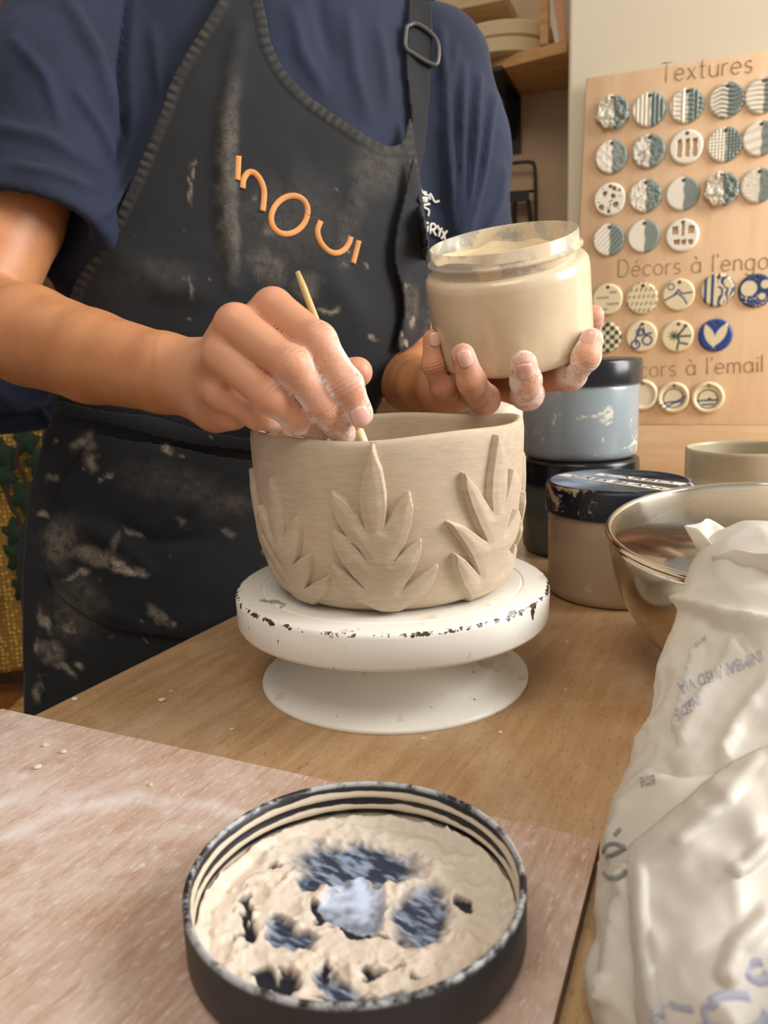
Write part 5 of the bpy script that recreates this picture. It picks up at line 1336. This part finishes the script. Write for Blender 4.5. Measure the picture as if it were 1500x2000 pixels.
lev = .0775 + .0030 * (q3[:, :2] @ down) / .054 + .0022 * (fbm(q3, 60, 3, 3) - .5) + .0035 * np.sin(3 * np.arctan2(q3[:, 1], q3[:, 0]) + 60 * rg.ravel()) * (rg.ravel() / .054) * .3 + .0045 * smooth(.86, 1, rg.ravel() / .0544) * (.4 + vnoise(np.stack([np.cos(ag.ravel()), np.sin(ag.ravel()), ag.ravel() * 0], 1), 4, 2))
q3[:, 2] = lev
Vj = jbase + q3 @ Bj.T; F = [(i * na + j, (i + 1) * na + j, (i + 1) * na + (j + 1) % na, i * na + (j + 1) % na) for i in range(nr - 1) for j in range(na)] + [tuple(range(na - 1, -1, -1))]
m_slip2 = plain('wet_cream_slip', '#E2CCA6', .25, .05, 30)
mesh_obj('slip', Vj, F, m_slip2, hj)
# ------------------------------------------------------------------ plastic bag of clay powder
BG = [J(1486, 1140, .392, .0300), J(1472, 1350, .380, .0360), J(1462, 1575, .350, .0440), J(1446, 1760, .315, .0490), J(1444, 1970, .272, .0505)]
def bag_fn(P):
    d = chain(P, BG, .02)
    d = smin(d, sd_cap(P, at(1590, 1420, .40), at(1620, 1850, .32), .045, .066), .03)
    return smax(d, TZ + .0008 - P[..., 2], .004)
lo, hi = bounds(BG, .085); hi = hi + (.06, .05, 0); lo[2] = TZ - .01
VB, QB = surface_nets(bag_fn, lo, hi, .0024)
VB = relax(VB, QB, 2, .5); pb = to_px(VB); NBg = normals(VB, QB)
def ridged(P, s, seed): return 1 - abs(2 * vnoise(P, s, seed) - 1)
wp = VB + .02 * np.stack([vnoise(VB, 22, k) for k in (71, 72, 73)], 1)
dsp = .0075 * (ridged(wp, 13, 81) - .6) + .0035 * (ridged(wp, 33, 82) ** 2 - .4) + .0014 * (ridged(wp, 110, 83) ** 2 - .4)
for ln, w, a in (([(1345, 1180), (1420, 1205), (1500, 1220)], 10, .006), ([(1330, 1440), (1390, 1330), (1440, 1240)], 10, .004), ([(1385, 1215), (1440, 1225), (1470, 1260)], 14, -.007), ([(1500, 1330), (1440, 1400), (1400, 1480)], 14, .004), ([(1360, 1270), (1345, 1350), (1320, 1420)], 8, .004), ([(1290, 1490), (1340, 1500), (1400, 1480)], 16, -.006), ([(1245, 1700), (1215, 1800), (1200, 1950)], 9, .006), ([(1190, 1680), (1170, 1800), (1165, 1950)], 10, -.003), ([(1225, 1760), (1205, 1900)], 8, -.005)):
    d, tt = line_dist(pb, ln); dsp += a * np.exp(-(d / w) ** 2)
dsp *= smooth(TZ, TZ + .02, VB[:, 2])
VB = VB + NBg * dsp[:, None]; VB[:, 2] = np.maximum(VB[:, 2], TZ + .0006)
t = NT('milky_plastic')
pn = t.noise(60, 5, .6); pbp = t.noise(18, 4, .6)
c = t.mix(t.step(pbp, .35, .7), '#E4DFD6', '#EFECE6')
tl_ = t.node('ShaderNodeBsdfTranslucent'); tl_.inputs[0].default_value = lin4('#EFE6D6'); mx = t.node('ShaderNodeMixShader'); mx.inputs[0].default_value = .28
t.set(c, .42, 0, t.bump(pn, .25, .0015)); t.t.links.new(t.b.outputs[0], mx.inputs[1]); t.t.links.new(tl_.outputs[0], mx.inputs[2]); t.t.links.new(mx.outputs[0], t.out.inputs[0]); m_bag = t.m
bagp = on_z(1440, 1800, TZ)
bag = empty('plastic_bag', bagp, 'crumpled milky white plastic bag with faint blue print in the right foreground', 'bag')
mesh_obj('bag_body', VB, QB, m_bag, bag)
bv_bag = bvh_of(VB, QB)
FLAP = [(1530, 1440), (1440, 1482), (1395, 1512), (1340, 1560), (1300, 1592), (1262, 1625), (1228, 1652), (1224, 1700), (1230, 1800), (1240, 1900), (1262, 2030), (1460, 2110), (1640, 2060), (1640, 1700), (1620, 1440)]
q2, qq, dd, ar = grid_sheet(catmull(FLAP + FLAP[:1], 4)[:-1], 7)
W = np.array([w if (w := hit(bv_bag, x, y, .0055)) is not None else at(x, y, .30) for x, y in q2])
vd = CAM - W; vd /= np.linalg.norm(vd, axis=1)[:, None]
W = relax(W, qq, 10, .5)
lf = .0060 * smooth(0, 30, -dd) + .0065 * (ridged(W + .015 * np.stack([vnoise(W, 30, k) for k in (1, 2, 3)], 1), 17, 91) - .6) + .0028 * (ridged(W, 70, 92) ** 2 - .4)
for ln, w, a in (([(1480, 1480), (1420, 1560), (1330, 1640)], 12, .004), ([(1500, 1650), (1460, 1690), (1440, 1700)], 10, .006), ([(1500, 1790), (1440, 1850), (1420, 1900)], 16, .007), ([(1250, 1700), (1255, 1850), (1285, 2000)], 8, .004), ([(1400, 1540), (1500, 1520)], 18, .004)):
    d, tt = line_dist(q2, ln); lf += a * np.exp(-(d / w) ** 2)
W = W + vd * lf[:, None]; W[:, 2] = np.maximum(W[:, 2], TZ + .0012)
fl = mesh_obj('folded_flap', W, qq, m_bag, bag); s = fl.modifiers.new('thickness', 'SOLIDIFY'); s.thickness = .0012; s.offset = -1
bv_flap = bvh_of(W, qq)
# ruffled mouth of the bag
nu, nv = 150, 14; V = []; F = []
mc_ = at(1490, 1120, .392)
for i in range(nu):
    a = 2 * pi * i / nu
    for j in range(nv):
        s = j / (nv - 1)
        r = .0250 + .007 * s + (.0030 * s + .001) * (sin(3 * a + 1) + .6 * sin(7 * a + 2 * s) + .3 * sin(13 * a))
        z = -.006 + .020 * s + .004 * s * (sin(3 * a + .5) + .5 * sin(7 * a))
        V.append(mc_ + np.array([r * cos(a), r * sin(a), z + .004]))
for i in range(nu):
    for j in range(nv - 1): F.append((i * nv + j, ((i + 1) % nu) * nv + j, ((i + 1) % nu) * nv + j + 1, i * nv + j + 1))
mo = mesh_obj('bag_mouth', np.array(V), F, m_bag, bag); s = mo.modifiers.new('thickness', 'SOLIDIFY'); s.thickness = .0008
m_bluep = plain('blue_print', '#A5A8BA', .5, .1, 60); m_greyp = plain('grey_print', '#8E908F', .5, .1, 60)
def print_on(bvh, s, org, ex, ey, mat, lift=.0012):
    Vt, Ft = text_mesh(s, 1.0); w = Vt[:, 0].max(); h = Vt[:, 1].max()
    bm = bmesh.new(); vs_ = [bm.verts.new((v[0] / w, v[1] / h, 0)) for v in Vt]
    for f_ in Ft:
        try: bm.faces.new([vs_[i] for i in f_])
        except ValueError: pass
    bmesh.ops.triangulate(bm, faces=bm.faces[:]); bmesh.ops.subdivide_edges(bm, edges=[e for e in bm.edges if e.calc_length() > .03], cuts=2, use_grid_fill=False)
    bmesh.ops.triangulate(bm, faces=bm.faces[:]); bm.verts.index_update()
    W = [hit(bvh, org[0] + v.co.x * ex[0] + v.co.y * ey[0], org[1] + v.co.x * ex[1] + v.co.y * ey[1], lift, .35) for v in bm.verts]
    F = [tuple(v.index for v in f_.verts) for f_ in bm.faces]; bm.free()
    o = mesh_obj('print', np.array(W), F, mat, bag, False); return o
print_on(bv_bag, "INIMBA' A ISD VIA", (1486, 1268), (-164, 66), (7, 22), m_bluep)
print_on(bv_bag, 'INEDIS', (1366, 1352), (-50, 36), (6, 20), m_bluep)
print_on(bv_bag, 'eme', (1279, 1512), (-30, 6), (2, 18), m_greyp)
print_on(bv_bag, 'ant', (1378, 1240), (-24, 17), (3, 8), m_bluep)
SB = [[(1178, 1668), (1184, 1652), (1200, 1648), (1222, 1656)], [(1178, 1702), (1190, 1714), (1208, 1712), (1224, 1700)], [(1222, 1656), (1200, 1668), (1184, 1676)], [(1200, 1632), (1212, 1618)]]
mesh_obj('print', *join(*[ribbon(np.array([hit(bv_bag, x, y, .0012, .34) for x, y in catmull(p, 6)]), .0008, .0003) for p in SB]), m_greyp, bag)
for x, y, rx, ry in ((1330, 1985, 50, 22), (1440, 1975, 60, 30), (1480, 1900, 24, 18)):
    pth = catmull([(x + rx * cos(a), y + ry * sin(a)) for a in np.linspace(0, 5.2, 9)], 5)
    W_ = [hit(bv_flap, a, b, .0012, .28) for a, b in pth]; mesh_obj('print', *ribbon(np.array(W_), .0016, .0003), m_bluep, bag)

# ------------------------------------------------------------------ things far behind the pot
def standing(name, x, ytop, d, prof, mat, label, cat):
    top = at(x, ytop, d); H = top[2] - TZ; c = np.array([top[0], top[1], TZ])
    o = mesh_obj(name, *lathe([(r, h * H) for r, h in prof], 64, c), mat, None, True); tag(o, label, cat); return o
m_cream = plain('cream_plastic', '#E2D6BC', .45, .05, 20)
standing('plastic_canister', 964, 781, 1.10, [(.001, 0), (.040, 0), (.0425, .02), (.043, .05), (.043, .86), (.0415, .93), (.036, .975), (.028, .995), (.001, 1.0)], m_cream, 'cream plastic canister behind the hand with the jar', 'canister')
t = NT('blue_striped'); zc = t.sep(); m_bs = t.set(t.mix(t.math('MULTIPLY', t.step(zc[2], .135, .137), t.step(zc[2], .158, .156)), '#E9E6E0', '#2F4C92'), .4)
standing('squeeze_bottle', 986, 752, 1.21, [(.001, 0), (.022, 0), (.024, .02), (.024, .80), (.018, .88), (.012, .92), (.012, .99), (.001, 1.0)], m_bs, 'small white bottle with a blue band behind the canister', 'bottle')

# ------------------------------------------------------------------ chair with crocheted throw, cabinet
m_ch = wood('chair_wood', '#A9703A', '#8A5526', 'Z', 50, .5, None, 0, 0, 10, False)
m_ch2 = wood('chair_pale_wood', '#C89A63', '#AD7C47', 'X', 50, .5, None, 0, 0, 10, False)
cx0 = at(22, 1330, 1.22); chb = np.array([cx0[0] - .02, cx0[1], 0])
ch = empty('wooden_chair', chb, 'brown wooden chair standing behind the person at the left edge', 'chair')
for dx, dy, h, mm in ((-.36, .05, .86, m_ch), (.055, .05, .86, m_ch), (-.36, -.36, .45, m_ch2), (.0, -.20, .66, m_ch2)):
    bevel(mesh_obj('leg', *box(chb + (dx, dy, h / 2), (.045, .035, h)), mm, ch, True), .004)
bevel(mesh_obj('seat', *box(chb + (-.15, -.15, .455), (.47, .44, .03)), m_ch, ch, True), .006)
bevel(mesh_obj('armrest', *box(chb + (.0, -.14, .67), (.05, .24, .025)), m_ch, ch, True), .005)
bevel(mesh_obj('seat_rail', *box(chb + (.075, -.14, .46), (.028, .36, .085)), m_ch2, ch, True), .004)
for z in (.56, .68, .82): bevel(mesh_obj('back_rail', *box(chb + (-.15, .05, z), (.40, .02, .06)), m_ch, ch, True), .004)
t = NT('crochet_yellow'); vz = t.voro(150, None, 'F1', 'Distance', .35)
m_thr = t.set(t.mix(t.step(vz, .15, .5), '#D9B35E', '#8F6A26'), .9, 0, t.bump(vz, -.6, .003))
th = empty('crocheted_throw', chb + (-.1, -.02, .52), 'yellow crocheted throw with dark green leaf vines hung over the chair back', 'throw')
nu, nv = 70, 70; V = []; F = []
fy = chb[1] + .022
for i in range(nu):
    for j in range(nv):
        u = i / (nu - 1); v = j / (nv - 1); x = chb[0] - .34 + .46 * u
        if v < .72: s = v / .72; y = fy - .010 * sin(9 * u * pi) * (1 - s) * .6 - .012 * (1 - s); z = .512 + .383 * s
        else:
            a = (v - .72) / .28 * pi; y = fy + .028 - .028 * cos(a); z = .895 + .012 * sin(a) - (.1 * max(0, (v - .9) / .1))
        V.append((x, y, z))
for i in range(nu - 1):
    for j in range(nv - 1): F.append((i * nv + j, (i + 1) * nv + j, (i + 1) * nv + j + 1, i * nv + j + 1))
o = mesh_obj('knitted_cloth', np.array(V), F, m_thr, th); s = o.modifiers.new('thickness', 'SOLIDIFY'); s.thickness = .005
m_lf = plain('dark_green_felt', '#1F3320', .9, .2, 60); m_st = plain('brown_yarn', '#3A2A1C', .9, .2, 60)
def leaf_at(x, y, sz, rot):
    c = on_plane(x, y, np.array([0, fy - .020, 0]), np.array([0, 1.0, 0]))
    n = 16; V = []; 
    for ring_, k in ((1.0, 0), (.55, .004), (0.02, .006)):
        for i in range(n):
            a = 2 * pi * i / n; r = sz * (1 + .28 * cos(5 * a)) * ring_; V.append(c + np.array([r * cos(a + rot), -k, r * sin(a + rot) * 1.15]))
    F = [(r * n + i, r * n + (i + 1) % n, (r + 1) * n + (i + 1) % n, (r + 1) * n + i) for r in range(2) for i in range(n)] + [tuple(2 * n + i for i in range(n))]
    mesh_obj('leaf', np.array(V), F, m_lf, th)
for x, y, sz, r in ((5, 890, .020, .3), (8, 930, .018, 1.0), (52, 862, .018, .2), (50, 972, .022, .9), (30, 1040, .018, .4), (38, 1085, .022, 1.4), (48, 1150, .018, .1), (-40, 960, .02, 0), (75, 905, .018, .5)): leaf_at(x, y, sz, r)
for pth in ([(38, 865), (34, 900), (48, 935), (52, 975)], [(10, 935), (20, 985), (35, 1010), (32, 1050)], [(40, 1085), (36, 1120), (46, 1150)]):
    W_ = [on_plane(x, y, np.array([0, fy - .021, 0]), np.array([0, 1.0, 0])) for x, y in catmull(pth, 5)]; mesh_obj('vine', *tube(W_, .0035, 6), m_st, th)
m_cab = wood('cabinet_wood', '#5A3E26', '#3F2916', 'Z', 40, .5, None, 0, 0, 10, False)
cb_ = np.array([at(18, 100, 1.55)[0] - .31, at(14, 100, 1.55)[1] + .1, 0])
cab = empty('tall_cabinet', cb_, 'tall dark brown wooden cabinet at the left edge behind the shoulder', 'cabinet')
bevel(mesh_obj('carcass', *box(cb_ + (0, 0, 1.05), (.62, .40, 2.10)), m_cab, cab, True), .004)
m_knob = plain('dark_knob', '#1E1712', .4, .1, 40)
for s in (-1, 1):
    d_ = bevel(mesh_obj('door', *box(cb_ + (s * .151, -.209, 1.05), (.292, .018, 1.98)), m_cab, cab, True), .003)
    mesh_obj('knob', *lathe([(.001, 0), (.008, 0), (.007, .012), (.014, .018), (.012, .026), (.001, .028)], 20, cb_ + (s * .03, -.218, 1.05), (0, -1, 0)), m_knob, d_)
